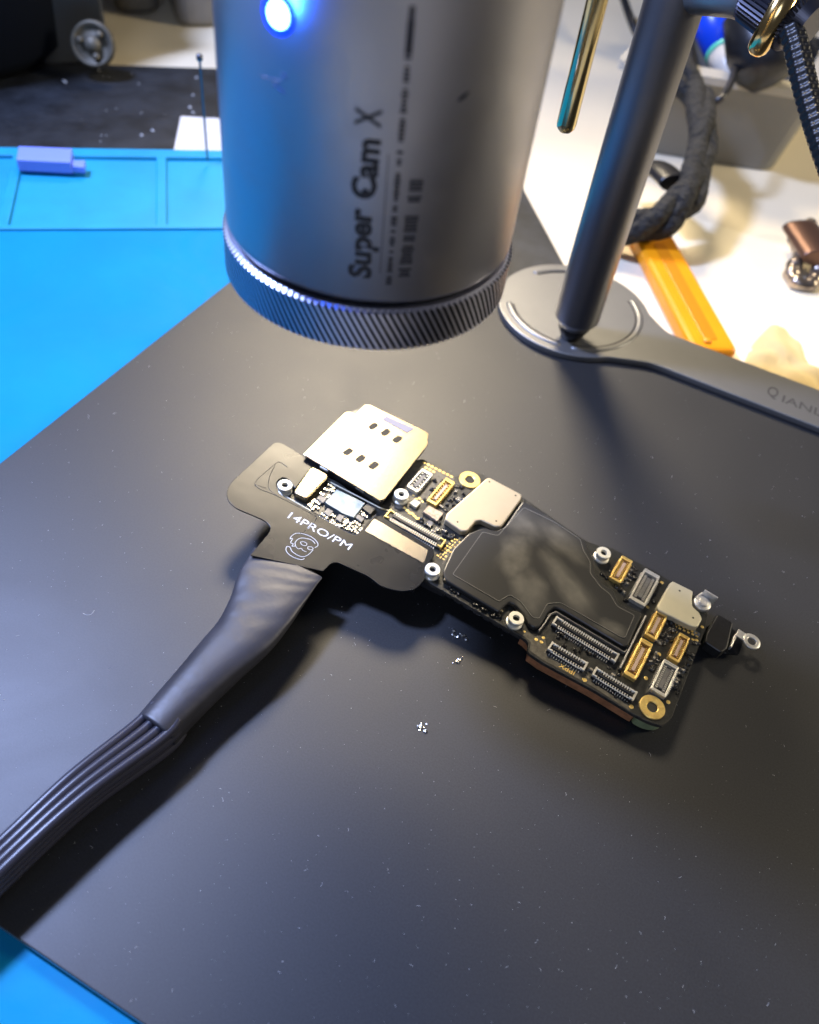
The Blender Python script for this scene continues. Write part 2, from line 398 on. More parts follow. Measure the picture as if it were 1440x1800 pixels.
out_px = [(1165, 1277), (1181, 1262), (1240, 1105), (1246, 1070), (1225, 1048), (1182, 1024), (1150, 1003), (1110, 982), (1075, 962), (1050, 958), (1030, 950), (1000, 930),
          (955, 898), (922, 876), (860, 840), (842, 830), (826, 826), (808, 833), (800, 838), (742, 806), (722, 812), (640, 890), (600, 850), (560, 830), (520, 828), (497, 834), (483, 852),
          (497, 869), (548, 899), (640, 950), (738, 1012), (758, 1026), (903, 1111), (920, 1121), (930, 1130), (927, 1146), (953, 1164), (1044, 1213), (1113, 1255), (1142, 1270)]
OUT = rpoly(Bp(out_px), .5, 2)
mb = MB(); mb.prism(OUT, -.75, 0, 0, 1)
pcb = mb.build('top_layer', [M['pcb'], M['pcbside']], brd, bevel=.06, seg=1)
low_px = [(1163, 1270), (1178, 1260), (1238, 1105), (1243, 1072), (1180, 1027), (1075, 968), (1000, 937), (900, 880), (800, 845), (745, 815), (640, 895), (735, 1003), (903, 1106), (925, 1120), (935, 1130), (932, 1146), (953, 1161), (1044, 1210), (1113, 1252), (1142, 1267)]
LOWP = Bp(low_px)
def clip_s(poly, s0, s1):
    def cl(pl, f, lim):
        o = []
        for i in range(len(pl)):
            a, b = pl[i-1], pl[i]; ia, ib = f(a) >= lim, f(b) >= lim
            if ia != ib:
                t = (lim-f(a))/(f(b)-f(a)); o.append((a[0]+(b[0]-a[0])*t, a[1]+(b[1]-a[1])*t))
            if ib: o.append(b)
        return o
    return cl(cl(poly, lambda p: p[0], s0), lambda p: -p[0], -s1)
mb = MB(); mb.prism([(p[0], p[1]+.15) for p in clip_s(LOWP, -24.5, -4.6)], -3.0, -.76)
mb.build('copper_edge', M['copper'], brd, bevel=.12)
mb = MB(); mb.prism(rpoly([(p[0]+.1, p[1]+.05) for p in clip_s(LOWP, -4.6, 5)], .8, 3), -2.95, -.74)
mb.build('green_edge', M['green'], brd, bevel=.12)
mb = MB(); mb.prism([(p[0], p[1]+.35) for p in clip_s(LOWP, -45, -24.5)], -2.2, -.76)
for i in range(9): mb.box((-41+i*1.75, -.35+.0*i, -1.5), (1.1, .5, .7))
mb.build('lower_layer', M['chip'], brd, bevel=.05, seg=1)
mb = MB(); mb.prism(rpoly(offset(Bp([(748, 812), (640, 880), (560, 832), (500, 838), (490, 862), (548, 896), (640, 947), (736, 1008), (790, 1035), (850, 880)]), .4), .5, 2), -3.4, -.77); mb.prism([p for p in offset(rpoly(Bp([(533, 798), (606, 725), (645, 712), (753, 762), (668, 880)]), .3), .5)], -3.38, .25)
mb.build('lower_light_block', M['chip'], brd, bevel=.1, seg=1)  # added under the left end to block lamp light, unseen

def quad(c4, h):
    P = [Vector(B(x, y, h)) for x, y in c4]; c = sum(P, Vector((0, 0)))/4
    w = ((P[1]-P[0]).length+(P[2]-P[3]).length)/2; l = ((P[2]-P[1]).length+(P[3]-P[0]).length)/2
    return c, w, l      # w along s, l along t when the corners run TL,TR,BR,BL
def connector(c4, kind, name='connector', h=.85, rows=None, lab=None, vertical=True, pins=True):
    c, w, l = quad(c4, h)
    G = {'gold': (M['goldpl'], M['gold']), 'silver': (M['black'], M['silver']), 'black': (M['black'], M['silver'])}[kind]
    mb = MB(); mb.prism(rpoly(rect(c, w*.9, l*.96), .12, 2), 0, h*.45)
    wi = w*.26
    part = mb.build(name, G[0] if kind != 'gold' else M['goldpl'], brd, bevel=.03, seg=1, label=lab)
    mb = MB(); R0 = rpoly(rect(c, w, l), .22, 3); mb.ringwall(R0, w*.13 if kind == 'gold' else w*.10, .05, h)
    for sg in (-1, 1):                                    # broader end walls with a slot
        mb.box((c.x, c.y+sg*(l/2-l*.06), h*.5), (w*.8, l*.07, h*.85))
    mb.build('shell', G[1], part, bevel=.05, seg=2)
    mb = MB(); mb.box((c.x, c.y, h*.5), (wi, l*.62, h*.62)); mb.build('centre_strip', M['pins'] if kind == 'gold' else M['chipgrey'], part, bevel=.03, seg=1)
    if pins:
        mb = MB(); n = rows or int(l*.66/.32); 
        for i in range(n):
            y = c.y-l*.33+l*.66*i/(n-1)
            for sg in (-1, 1):
                mb.box((c.x+sg*w*.50, y, h*.42), (w*.16, .15, h*.9))
                mb.box((c.x+sg*w*.24, y, h*.55), (w*.16, .15, h*.55))
        mb.build('contacts', M['gold'] if kind == 'gold' else M['silver'], part)
    return part
connector([(1094.7, 977), (1112.8, 985.3), (1092, 1025.5), (1071, 1014.4)], 'gold', lab='gold connector beside the small screw post')
connector([(1135, 999), (1159.4, 1011.7), (1136.4, 1064.4), (1104.4, 1053.3)], 'silver', lab='silver-framed connector beside the cream shield')
connector([(1155.8, 1073), (1175.3, 1081), (1153, 1124), (1132, 1114.5)], 'gold')
connector([(1129.4, 1122.8), (1149, 1131), (1118.3, 1193.6), (1094.7, 1184)], 'gold', lab='longest gold connector')
connector([(1196, 1111.6), (1214, 1121.4), (1193.3, 1164.4), (1174, 1154.7)], 'gold')
connector([(1167, 1160), (1194.7, 1170), (1171, 1225.5), (1143.3, 1211.7)], 'silver', lab='silver-framed connector beside the gold corner ring')
connector([(742.5, 823.8), (761, 832.5), (734.4, 865.6), (715, 853.8)], 'silver', lab='grey connector beside the card cage', rows=6)
connector([(783, 840), (800.6, 846.3), (767.5, 888.8), (750.6, 880)], 'gold', lab='gold connector in the middle of the board', rows=8)
def fpc(p0, p1, wd, name='cable_connector', lab=None, h=.9, gold=False):
    a, b = Vector(B(*p0, h)), Vector(B(*p1, h)); d = b-a; L = d.length; ang = math.degrees(math.atan2(d.y, d.x)); c = (a+b)/2
    e = d.normalized(); nn = Vector((-e.y, e.x))
    def at(u, v): q = c+e*u+nn*v; return (q.x, q.y)
    mb = MB(); mb.box((*at(0, 0), h*.3), (L*.97, wd, h*.6), ang); mb.box((*at(0, 0), h*.5), (L*.78, wd*.2, h*.9), ang)
    part = mb.build(name, M['black'], brd, bevel=.05, seg=1, label=lab)
    mb = MB(); n = int(L*.78/.36)
    for i in range(n):
        u = -L*.39+L*.78*i/(n-1)
        for sg in (-1, 1):
            mb.box((*at(u, sg*wd*.56), .14), (.15, wd*.26, .2), ang)
            mb.box((*at(u, sg*wd*.30), h*.45), (.15, wd*.2, h*.55), ang)
            mb.box((*at(u+.1, sg*wd*.46), h*.62), (.12, .16, .1), ang)
    mb.build('contacts', M['silver'], part)
    mb = MB()
    for sg in (-1, 1):
        mb.box((*at(sg*(L/2-.22), 0), h*.55), (.30, wd*.95, h*.9), ang)
        mb.box((*at(sg*(L/2-.75), wd*.36), h*.55), (.8, .28, h*.85), ang)
        mb.box((*at(sg*(L/2-.62), -wd*.36), h*.55), (.5, .28, h*.85), ang)
    mb.box((*at(0, wd*.42), h*.62), (L*.8, .10, .12), ang); mb.box((*at(0, -wd*.42), h*.62), (L*.8, .10, .12), ang)
    mb.build('shell', M['gold'] if gold else M['silver'], part, bevel=.05, seg=1)
fpc((974, 1088), (1087, 1157), 1.9, lab='long black cable connector below the film shield')
fpc((966, 1133), (1032, 1172), 1.8)
fpc((1044, 1178), (1119, 1224), 1.8)
fpc((680, 900), (781, 956), 2.1, lab='long black cable connector beside the polished strip', gold=True)

def standoff(px, py, h=1.5, r=1.22, lab=None):
    c = B(px, py, h)
    mb = MB(); mb.lathe([(r*1.08, 0), (r*1.08, .25), (r*.85, .35), (r*.85, h*.62), (r, h*.68), (r, h-.08), (r-.1, h), (r*.47, h), (r*.42, h-.1), (r*.42, .3)], (c[0], c[1], 0), n=40, smooth=False)
    mb.lathe([(r*.43, h-.5), (.001, h-.5)], (c[0], c[1], 0), n=24, mi=1)
    mb.build('screw_post', [M['standoff'], M['hole']], brd, label=lab)
for a in ((761, 1000), (908, 1086), (1062, 971), (706, 868), (501, 852)): standoff(*a)
def goldring(px, py, r, ri):
    c = B(px, py, .2); mb = MB()
    mb.lathe([(r, 0), (r, .2), (r-.08, .26), (ri+.12, .26), (ri, .18), (ri, .03)], (c[0], c[1], 0), n=48, mi=0, smooth=False)
    mb.lathe([(ri+.02, .06), (0.001, .05)], (c[0], c[1], 0), n=32, mi=1)
    mb.build('mounting_ring', [M['gold'], M['hole']], brd)
goldring(1147, 1243, 1.95, .82); goldring(826, 843, 1.9, .82)

# card cage
H = 2.0
cage_px = [(533, 798), (606, 725), (615, 723), (624, 728), (641, 711), (650, 711), (664, 718), (745, 756), (754, 762), (752, 775), (753, 781), (676, 878), (668, 880)]
cg = rpoly(Bp(cage_px, H), .25, 2)
mb = MB(); mb.prism(cg, H-.25, H)
cage = mb.build('card_cage', M['nickel'], brd, bevel=.08, seg=2, label='big shiny metal card cage')
mb = MB(); mb.prism([p for p in offset(cg, .35)], .3, H-.26)
mb.build('cage_body', M['black'], cage)
mb = MB()
hp = [(656, 749), (678, 760), (699, 772), (612, 794), (634, 806), (657, 818)]
for x, y in hp:
    c = B(x, y, H); mb.prism(rpoly(rect(c, 1.15, 1.95, -8), .55, 4), H+.005, H+.02)
mb.build('contact_slot', M['hole'], cage)
mb = MB(); c4 = Bp([(671, 737), (680, 732), (728, 754), (716, 761)], H); mb.prism(rpoly(c4, .2, 2), H+.01, H+.07)
mb.build('pale_pad', mat('pale_label', (.34, .31, .315), .75), cage)
mb = MB()
for x, y in ((571, 822), (634, 858), (664, 874)):
    c = B(x, y, H*.8); mb.box((c[0], c[1]-.1, H-.55), (1.6, .5, .5))
mb.build('clip', M['silver'], cage, bevel=.1)

def can(px, h, name, m, holes=(), r=.6, lab=None, wall=None):
    P_ = rpoly(Bp(px, h), r, 4); mb = MB(); mb.prism(P_, .05, h)
    o = mb.build(name, m, brd, bevel=.22, seg=3, label=lab)
    if holes:
        mb = MB()
        for x, y in holes:
            c = B(x, y, h); mb.lathe([(.17, h+.005), (.17, h+.02)], (c[0], c[1], 0), n=12)
        mb.build('vent_hole', M['hole'], o)
    return o
can([(782, 913), (786, 902), (855, 841), (861, 839), (918, 869), (917, 876), (882, 925), (872, 926), (846, 914), (836, 916), (822, 933), (812, 934)], 1.3, 'shield_can', M['cannickel'],
    [(860.5, 846.7), (906.5, 871), (804.5, 917.5), (872.5, 916)], .35, 'pale metal shield can with a notch')
can([(517, 862), (545, 822), (551, 820), (576, 833), (577, 838), (541, 875), (536, 876), (519, 868)], 1.3, 'shield_can', M['nickel'], (), .3, 'small shiny can beside the left screw post')
can([(1155, 1066), (1178, 1025), (1183, 1021), (1219, 1039), (1217, 1054), (1218, 1066), (1230, 1076), (1235, 1088), (1227, 1102), (1218, 1102), (1157, 1072)], 1.3, 'shield_can', M['nickel2'],
    [(1195, 1038.5), (1218.5, 1086)], .35, 'cream shield can at the right end')
# bracket and its screw
mb = MB(); c = B(1236, 1059, .9)
mb.lathe([(1.45, .1), (1.45, .75), (1.3, .85), (.001, .85)], (c[0], c[1], 0), n=36)
mb.lathe([(.85, .8), (.85, 1.15), (.7, 1.25), (.3, 1.2), (.001, 1.1)], (c[0], c[1], 0), n=28)
a = B(1237, 1040, 1.4); b = B(1260, 1054, 1.4); d = Vector(b)-Vector(a); mid = (Vector(a)+Vector(b))/2
mb.box((mid.x, mid.y, 1.0), (d.length, .28, 1.9), math.degrees(math.atan2(d.y, d.x)))
mb.box((c[0]-.95, c[1]+1.0, .5), (.35, 1.9, .9), -20)
mb.build('bracket', M['silver'], brd, bevel=.08)
# flex tail with the black module and eyelet
tl = MB(); P0 = Bp([(1243, 1100), (1243, 1145), (1300, 1150), (1310, 1120), (1270, 1090)], -1.6); tl.prism(rpoly(P0, .3), -2.0, -1.8)
tail = tl.build('flex_tail', M['flex'], brd)
mb = MB(); mb.prism(rpoly(Bp([(1262, 1079), (1289, 1094), (1279, 1140), (1268, 1147), (1240, 1128), (1243, 1112)], .1), .35, 4), -1.9, .1)
mb.build('module_block', M['black'], tail, bevel=.2, seg=3)
mb = MB(); c = B(1322, 1127, -.2)
mb.lathe([(1.35, -.35), (1.45, -.25), (1.45, -.05), (1.35, .02), (.75, .02), (.68, -.1), (.68, -.35)], (c[0], c[1], -.2), n=40, closed=True)
a_ = Vector(B(1298, 1112, -.3)); d_ = (Vector(c)-a_); mm_ = a_+d_*.3
mb.box((mm_.x, mm_.y, -.42), (d_.length*.75, 1.5, .22), math.degrees(math.atan2(d_.y, d_.x)))
q_ = Vector(B(1288, 1128, -.8)); mb.box((q_.x, q_.y, -.9), (.3, 2.8, .9), 0)
mb.build('eyelet', M['silver'], tail, bevel=.05)

# film covered shield
film_px = [(919, 880), (951, 897), (980, 916), (1002, 931), (1030, 950), (1034, 964), (1046, 984), (1045, 1006), (1063, 1029), (1079, 1037), (1087, 1059), (1107, 1070), (1130, 1078),
           (1105, 1134), (1097, 1136), (988, 1071), (974, 1067), (963, 1077), (951, 1099), (943, 1104), (932, 1099), (923, 1080), (905, 1062), (896, 1058), (886, 1066), (878, 1076), (782, 1019), (779, 1003), (796, 965), (824, 937), (851, 927), (873, 933), (888, 925)]
FH = 1.0
FP = rpoly(Bp(film_px, FH), .5, 3)
mb = MB(); mb.prism(FP, .05, FH)
film = mb.build('film_shield', M['film'], brd, bevel=.25, seg=3, label='dark film-covered shield with greasy fingerprints')
in_px = [(921, 892), (975, 918), (1020, 948), (1026, 968), (1038, 988), (1038, 1008), (1056, 1032), (1073, 1045), (1085, 1066), (1116, 1082), (1100, 1120), (1094, 1122), (985, 1060), (962, 1062), (948, 1088), (936, 1086), (915, 1058), (896, 1046), (877, 1058), (795, 1010), (848, 935), (875, 942)]
IP = rpoly(Bp(in_px, FH), .4, 3)
mb = MB(); mb.prism(IP, FH-.05, FH+.07)
mb.build('embossed_panel', M['film'], film, bevel=.06, seg=2)
mb = MB(); mb.ringwall(rpoly(Bp(in_px, FH), .4, 3), .09, FH+.06, FH+.11); mb.build('outline_ridge', mat('film_ridge', (.16, .155, .14), .4), film)
# thin bright frame line below the film and the dark fence right of it
mb = MB(); a = Vector(B(781, 1018, .6)); b = Vector(B(884, 1075, .6)); d = b-a; mid = (a+b)/2
mb.box((mid.x, mid.y-.15, .55), (d.length, .34, .7), math.degrees(math.atan2(d.y, d.x)))
mb.build('shield_frame', M['nickel'], brd, bevel=.08)
def fence(p, w=.26, h=.75, m='chipgrey', name='shield_fence'):
    mb = MB(); P_ = [B(x, y, h) for x, y in p]
    for i in range(len(P_)-1):
        a, b = Vector(P_[i]), Vector(P_[i+1]); d = b-a; mid = (a+b)/2
        mb.box((mid.x, mid.y, h/2+.002*i), (d.length+w*.6, w, h), math.degrees(math.atan2(d.y, d.x)))
    return mb.build(name, M[m], brd, bevel=.08)
fence([(1136, 1082), (1112, 1130), (1091, 1174)])
fence([(948, 1108), (958, 1095), (968, 1079), (978, 1075), (1098, 1146), (1104, 1142)], .22, .6)

# pads, chips and tiny parts, each cluster of pads one mesh
def pads(name, pts, r=.28, m='gold', h=.06, round_=True, lab=None, ang=0):
    mb = MB()
    for p in pts:
        c = B(p[0], p[1], h)
        rr = p[2] if len(p) > 2 else r
        if round_: mb.lathe([(rr, 0.004), (rr, h-.02), (rr*.8, h)], (c[0], c[1], 0), n=14)
        else: mb.box((c[0], c[1], h/2+.004), (rr*2, rr*1.6, h), ang)
    return mb.build(name, M[m], brd, label=lab)
pads('test_pads', [(1028, 1195, .36), (1110, 1242, .36), (1136, 1192, .33), (1159, 1150, .33), (1175, 1234, .33), (1225, 1126, .33), (1235, 1102, .28), (1164, 1024, .3), (1139, 1067, .28)], lab='scattered gold test pads')
pads('test_pads', [(943, 1124), (952, 1128.5), (955.5, 1121), (922, 1110, .2)], .27)
pts = []
for i in range(8):
    x = 746+i*6.8; y = 813+i*3.5
    pts.append((x, y, .26))
    if 1 <= i <= 3: pts.append((x-4, y+5.5, .26))
pads('test_pads', pts, round_=False, lab='row of gold pads at the board edge')
pads('test_pads', [(727+i*5.2, 871+i*2.4+(i % 2)*3, .22) for i in range(5)]+[(712+i*4.2, 893+i*3.2+(i % 3), .26) for i in range(7)], round_=False)
pts = []
for i in range(6):
    for j in range(2+(i % 2)): pts.append((1187+i*7.5-j*3+(j == 1)*4, 1096+i*3.4+j*5.5, .2))
pads('test_pads', pts, round_=False)
pads('test_pads', [(1225, 1114, .5)], round_=False, m='solder')
mb = MB()       # gold band of fine marks beside the left screw post
for i in range(9):
    for j in range(3):
        t_ = i/8; x = 775+t_*33+(j-1)*5; y = 980-t_*34+(j-1)*3+random.uniform(-1, 1)
        if random.random() < .85:
            c = B(x, y, .03); mb.box((c[0], c[1], .03), (random.uniform(.25, .55), random.uniform(.18, .4), .04), random.choice((0, 0, 45, 90)))
mb.build('gold_markings', M['gold'], brd)
mb = MB(); mb.prism(rpoly(Bp([(777, 993), (783, 975), (806, 946), (818, 941), (795, 965), (783, 988)], .02), .3), .003, .02)
mb.build('sheen_band', M['pcbsheen'], brd)  # tan patch carrying the warm reflection on the mask
mb = MB(); mb.prism(rpoly(Bp([(905, 1108), (925, 1110), (958, 1120), (962, 1140), (1035, 1182), (1042, 1200), (1110, 1244), (1108, 1250), (1044, 1208), (955, 1160), (931, 1143), (934, 1129), (922, 1119)], .02), .2), .003, .018)
mb.build('sheen_band', M['pcbsheen'], brd)
mb = MB(); mb.prism(rpoly(Bp([(724, 813), (742, 810), (800, 840), (770, 890), (740, 885), (700, 895), (685, 885)], .015), .3), .003, .015)
mb.build('sheen_band', M['pcbsheen'], brd)
# small print upside down on the sheen band
k = Vector(B(1013, 1181, .04)); k0 = Vector(B(986, 1165, .04)); dd = (k0-k).normalized(); nv = Vector((-dd.y, dd.x))
vs, fs, bb = text3d('JPPX', 1.15, .01, lambda v: (k.x+dd.x*v.x*1.15+nv.x*v.y, k.y+dd.y*v.x*1.15+nv.y*v.y, .04+v.z), bold=.015)
mb = MB(); mb.add(vs, fs); mb.build('lettering', M['gold'], brd)

def chip(px, h, m, name='chip', lab=None, r=.08):
    mb = MB(); mb.prism(rpoly(Bp(px, h), r, 2), .02, h); return mb.build(name, M[m], brd, bevel=.05, seg=1, label=lab)
die = chip([(571, 883), (592, 860), (642, 884), (622, 910), (602, 902)], .75, 'die', lab='mirror-bright bare silicon die')
chip([(720, 884), (729, 877), (740, 883), (732, 892)], .6, 'nickel2')
chip([(744, 899), (754, 888), (780, 902), (769, 916)], .6, 'chippink', lab='pink chip with faint marks')
chip([(637, 893), (646, 884), (661, 892), (651, 904)], .7, 'chip')
chip([(622, 907), (629, 903), (641, 911), (635, 918)], .5, 'chipgrey')
chip([(590, 912), (596, 903), (606, 907), (599, 918)], .6, 'chipgrey')
chip([(569, 901), (576, 893), (586, 898), (579, 908)], .5, 'chipgrey')
chip([(556, 876), (563, 870), (575, 876), (568, 884)], .5, 'chipgrey')
chip([(750, 918), (755, 914), (763, 919), (758, 925)], .4, 'chipgrey')
def smd(px, py, l=.62, w=.34, ang=0, h=.3, m='capbody'):
    c = B(px, py, h); ca, sa = math.cos(R(ang)), math.sin(R(ang)); mb = MB()
    mb.box((c[0], c[1], h/2+.01), (l*.55, w*.94, h*.92), ang, 0)
    for sg in (-1, 1): mb.box((c[0]+ca*sg*l*.38, c[1]+sa*sg*l*.38, h/2+.012), (l*.26, w, h), ang, 1)
    mb.build('capacitor', [M[m], M['solder']], brd)
for x, y, a in ((573, 860, 0), (580, 852, 0), (566, 868, 0), (588, 856, 90), (577, 872, 90), (562, 884, 90), (555, 880, 0), (558, 892, 0), (548, 884, 90), (551, 893, 90),
                (568, 904, 0), (573, 911, 90), (564, 910, 0), (586, 906, 0), (583, 916, 90), (590, 921, 0), (606, 910, 90), (603, 917, 0), (609, 914, 90), (600, 923, 0), (607, 921, 90), (614, 918, 0),
                (611, 927, 90), (618, 924, 0), (622, 917, 90), (617, 931, 0), (625, 928, 90), (630, 921, 0), (627, 935, 0), (638, 903, 90), (643, 907, 0), (632, 900, 90), (634, 930, 90), (596, 926, 90),
                (544, 888, 0), (583, 862, 0)):
    smd(x, y, ang=a, l=random.uniform(.6, .8), w=random.uniform(.36, .46))
mb = MB()
for i in range(12):
    c = B(634+i*3.2, 873+i*1.85, .2); mb.box((c[0], c[1], .12), (.16, .22, .2))
mb.build('solder_row', M['solder'], brd)
# light frame strips round the small-part bay
fence([(577, 845), (668, 892), (694, 900)], .2, .3, 'nickel2', 'shield_frame')
fence([(560, 905), (598, 929), (622, 941), (629, 939), (661, 905)], .16, .35, 'chipgrey', 'shield_frame')
fence([(497, 869), (546, 897)], .25, .3, 'nickel2', 'shield_frame')
random.seed(9)
for poly_ in ([(1160, 1100), (1180, 1105), (1150, 1160), (1140, 1190)], [(1106, 1000), (1125, 1005), (1098, 1050), (1082, 1035)], [(1200, 1165), (1215, 1170), (1190, 1220), (1180, 1210)], [(1040, 1165), (1090, 1185), (1080, 1195), (1035, 1180)], [(800, 860), (820, 868), (790, 900), (775, 890)], [(745, 910), (790, 935), (785, 945), (735, 920)]):
    for k in range(5):
        u, v = random.random(), random.random(); x_ = (poly_[0][0]*(1-u)+poly_[1][0]*u)*(1-v)+(poly_[3][0]*(1-u)+poly_[2][0]*u)*v; y_ = (poly_[0][1]*(1-u)+poly_[1][1]*u)*(1-v)+(poly_[3][1]*(1-u)+poly_[2][1]*u)*v
        smd(x_, y_, ang=random.choice((0, 90)), l=random.uniform(.55, .8), w=random.uniform(.3, .42), h=random.uniform(.3, .5))
# black underfill lumps between the connectors
random.seed(11)
def lumps(poly_px, n, name='underfill', r0=.35, r1=.8):
    P_ = Bp(poly_px); mb = MB()
    def inside(p):
        r = False
        for i in range(len(P_)):
            a, b = P_[i-1], P_[i]
            if (a[1] > p[1]) != (b[1] > p[1]) and p[0] < (b[0]-a[0])*(p[1]-a[1])/(b[1]-a[1])+a[0]: r = not r
        return r
    xs = [p[0] for p in P_]; ys = [p[1] for p in P_]; k = 0
    while k < n:
        p = (random.uniform(min(xs), max(xs)), random.uniform(min(ys), max(ys)))
        if not inside(p): continue
        k += 1; r = random.uniform(r0, r1); hh = random.uniform(.18, .5); a0 = random.uniform(0, 3)
        if random.random() < .45: mb.box((p[0], p[1], hh/2), (r*1.3, r*.8, hh), random.choice((0, 90)), 0)
        vs = []; fs = []; N = 12
        for ring, (q, z) in enumerate(((1, .01), (.85, .55), (.5, .92))):
            for i in range(N):
                t = 2*math.pi*i/N; w = 1+.18*math.sin(3*t+a0)+.1*math.sin(5*t)
                vs.append((p[0]+r*q*w*math.cos(t), p[1]+r*q*w*.75*math.sin(t), hh*z))
        vs.append((p[0], p[1], hh))
        for g in range(2):
            for i in range(N): fs.append((g*N+i, g*N+(i+1) % N, (g+1)*N+(i+1) % N, (g+1)*N+i))
        for i in range(N): fs.append((2*N+i, 2*N+(i+1) % N, 3*N))
        mb.add(vs, fs, 0, True)
    mb.build(name, M['epoxy'], brd)
lumps([(1106, 990), (1130, 1000), (1100, 1060), (1075, 1035)], 16)
lumps([(1150, 1020), (1170, 1025), (1150, 1060), (1140, 1062)], 8, r0=.25, r1=.5)
lumps([(1172, 1085), (1190, 1100), (1165, 1150), (1135, 1200), (1140, 1160), (1155, 1125)], 26)
lumps([(1215, 1125), (1228, 1130), (1185, 1235), (1178, 1225), (1195, 1175)], 20, r0=.25, r1=.5)
lumps([(1065, 1000), (1074, 1005), (1068, 1020), (1052, 1008)], 6, r0=.25, r1=.5)
lumps([(975, 1105), (1100, 1178), (1092, 1190), (960, 1120)], 22, r0=.2, r1=.4)
lumps([(760, 835), (780, 845), (750, 885), (738, 875)], 8, r0=.3, r1=.6)
lumps([(803, 850), (825, 868), (790, 905), (775, 895)], 12, r0=.3, r1=.6)
lumps([(745, 905), (800, 935), (795, 950), (730, 915)], 16, r0=.3, r1=.6)
lumps([(1040, 1200), (1060, 1200), (1110, 1235), (1100, 1240)], 10, r0=.25, r1=.5)
lumps([(790, 1030), (880, 1083), (878, 1092), (775, 1028)], 18, r0=.2, r1=.4)

# ------------------------------------------------------------------ test cable (flexible board, sleeve, wires)
tcb = thing('test_cable', 'black flexible test lead printed 14PRO/PM with grey sleeve, plugged into the circuit board', 'cable', (-50, 76, 7))
FXH = 1.05
fx = [(483, 777), (497, 779), (532, 801), (548, 821), (519, 858), (508, 842), (497, 838), (486, 846), (486, 860), (496, 871), (548, 899), (598, 929), (622, 941), (630, 939), (648, 916), (668, 906), (762, 964), (764, 975),
      (752, 994), (746, 1020), (730, 1037), (703, 1040), (668, 1030), (650, 1014), (592, 988), (582, 990), (568, 1004), (440, 976), (474, 935), (476, 926), (466, 915), (414, 893), (400, 880), (398, 864), (406, 848)]
def FB(x, y, h): s, t = B(x, y, h); return BW(s, t, h)
rr = [1.2, .5, .5, .2, .2, .6, .6, .6, .6, .4, .2, .3, .5, .5, .4, .4, .3, .2, .6, 1.5, 1.5, 1.5, 1.5, 1.0, .6, .6, .3, .2, .8, .8, .8, 1.5, 1.2, 1.2, 1.5]
poly = rpoly(Bp(fx, FXH), rr, 4)
def bworld(mb_):      # board frame -> world
    mb_.v = [tuple(BW(*p)) for p in mb_.v]; return mb_
mb = MB()
mb.prism(poly, FXH-.3, FXH)
flexo = bworld(mb).build('flexible_board', M['flex'], tcb, bevel=.08, seg=2)
mb = MB(); mb.prism(rpoly(Bp([(556, 925), (625, 950), (660, 925), (750, 975), (728, 1022), (700, 1032), (668, 1020), (585, 978), (545, 975)], .5), .3), .02, FXH-.31)
mb.prism(Bp([(548, 905), (640, 955), (736, 1018), (730, 1030), (632, 968), (540, 918)], .5), -1.5, FXH-.32)
bworld(mb).build('plug', M['black'], flexo, bevel=.05)  # added under the flex to block lamp light; strip hangs past the board edge
# polished strip with dark surround
mb = MB(); mb.prism(rpoly(Bp([(658, 911), (753, 967), (745, 990), (641, 933)], FXH+.05), .35, 3), FXH+.01, FXH+.08)
bworld(mb).build('polished_strip', M['mirror'], flexo, bevel=.03)
# faint raised traces round the left screw post
mb = MB()
def trace(pts, w=.07):
    P_ = [Vector((*B(x, y, FXH), 0)) for x, y in pts]; P_ = spline(P_, 6)
    mb.tube([(p.x, p.y, FXH) for p in P_], w, 6)
trace([(505, 821), (490, 812), (476, 822), (450, 846), (455, 858), (490, 873), (548, 903), (556, 912), (540, 930), (528, 938)])
trace([(484, 817), (474, 838), (472, 856), (480, 866), (492, 874)], .06)
trace([(450, 852), (468, 858)], .05)
bworld(mb).build('traces', M['flexline'], flexo)
# printing
a = Vector(B(505, 910, FXH)); b = Vector(B(613, 967, FXH)); d = (b-a).normalized(); L = (b-a).length; nv = Vector((-d.y, d.x))
vs, fs, bb = text3d('14PRO/PM', 1.0, .0, lambda v: (v.x, v.y, 0), bold=.0)
sc = L/(bb[1]-bb[0]); hs = min(sc, 1.95*1.0)
mb = MB(); mb.add([BW(a.x+d.x*(v[0]-bb[0])*sc+nv.x*v[1]*hs, a.y+d.y*(v[0]-bb[0])*sc+nv.y*v[1]*hs, FXH+.015) for v in vs], fs)
mb.build('lettering', M['white'], flexo)
mb = MB()
def stroke(pts, w=.055):
    P_ = spline([Vector((*B(380+x/5.54, 760+y/5.54, FXH), 0)) for x, y in pts], 5); P_ = [BW(p.x, p.y, FXH+.01) for p in P_]; mb.tube(P_, w, 6)
stroke([(720, 1040), (735, 1010), (780, 985), (850, 990), (930, 1020), (985, 1070), (990, 1105), (960, 1125)])
stroke([(720, 1040), (745, 1035), (725, 1075), (750, 1085), (740, 1110), (775, 1105)])
stroke([(775, 1105), (770, 1075), (800, 1040), (850, 1030), (930, 1050), (965, 1085)])
stroke([(690, 1110), (680, 1140), (700, 1180), (760, 1220), (830, 1240), (860, 1230)])
stroke([(690, 1110), (720, 1120), (740, 1160), (800, 1200), (850, 1212), (900, 1190), (945, 1145)])
stroke([(820, 1070), (850, 1065), (885, 1085), (870, 1105), (835, 1095), (820, 1070)], .045)
stroke([(895, 1115), (925, 1115), (945, 1130), (925, 1145), (895, 1135), (895, 1115)], .045)
stroke([(775, 1110), (800, 1135), (830, 1130), (845, 1150), (880, 1165)], .045)
mb.build('face_outline_print', M['white'], flexo)

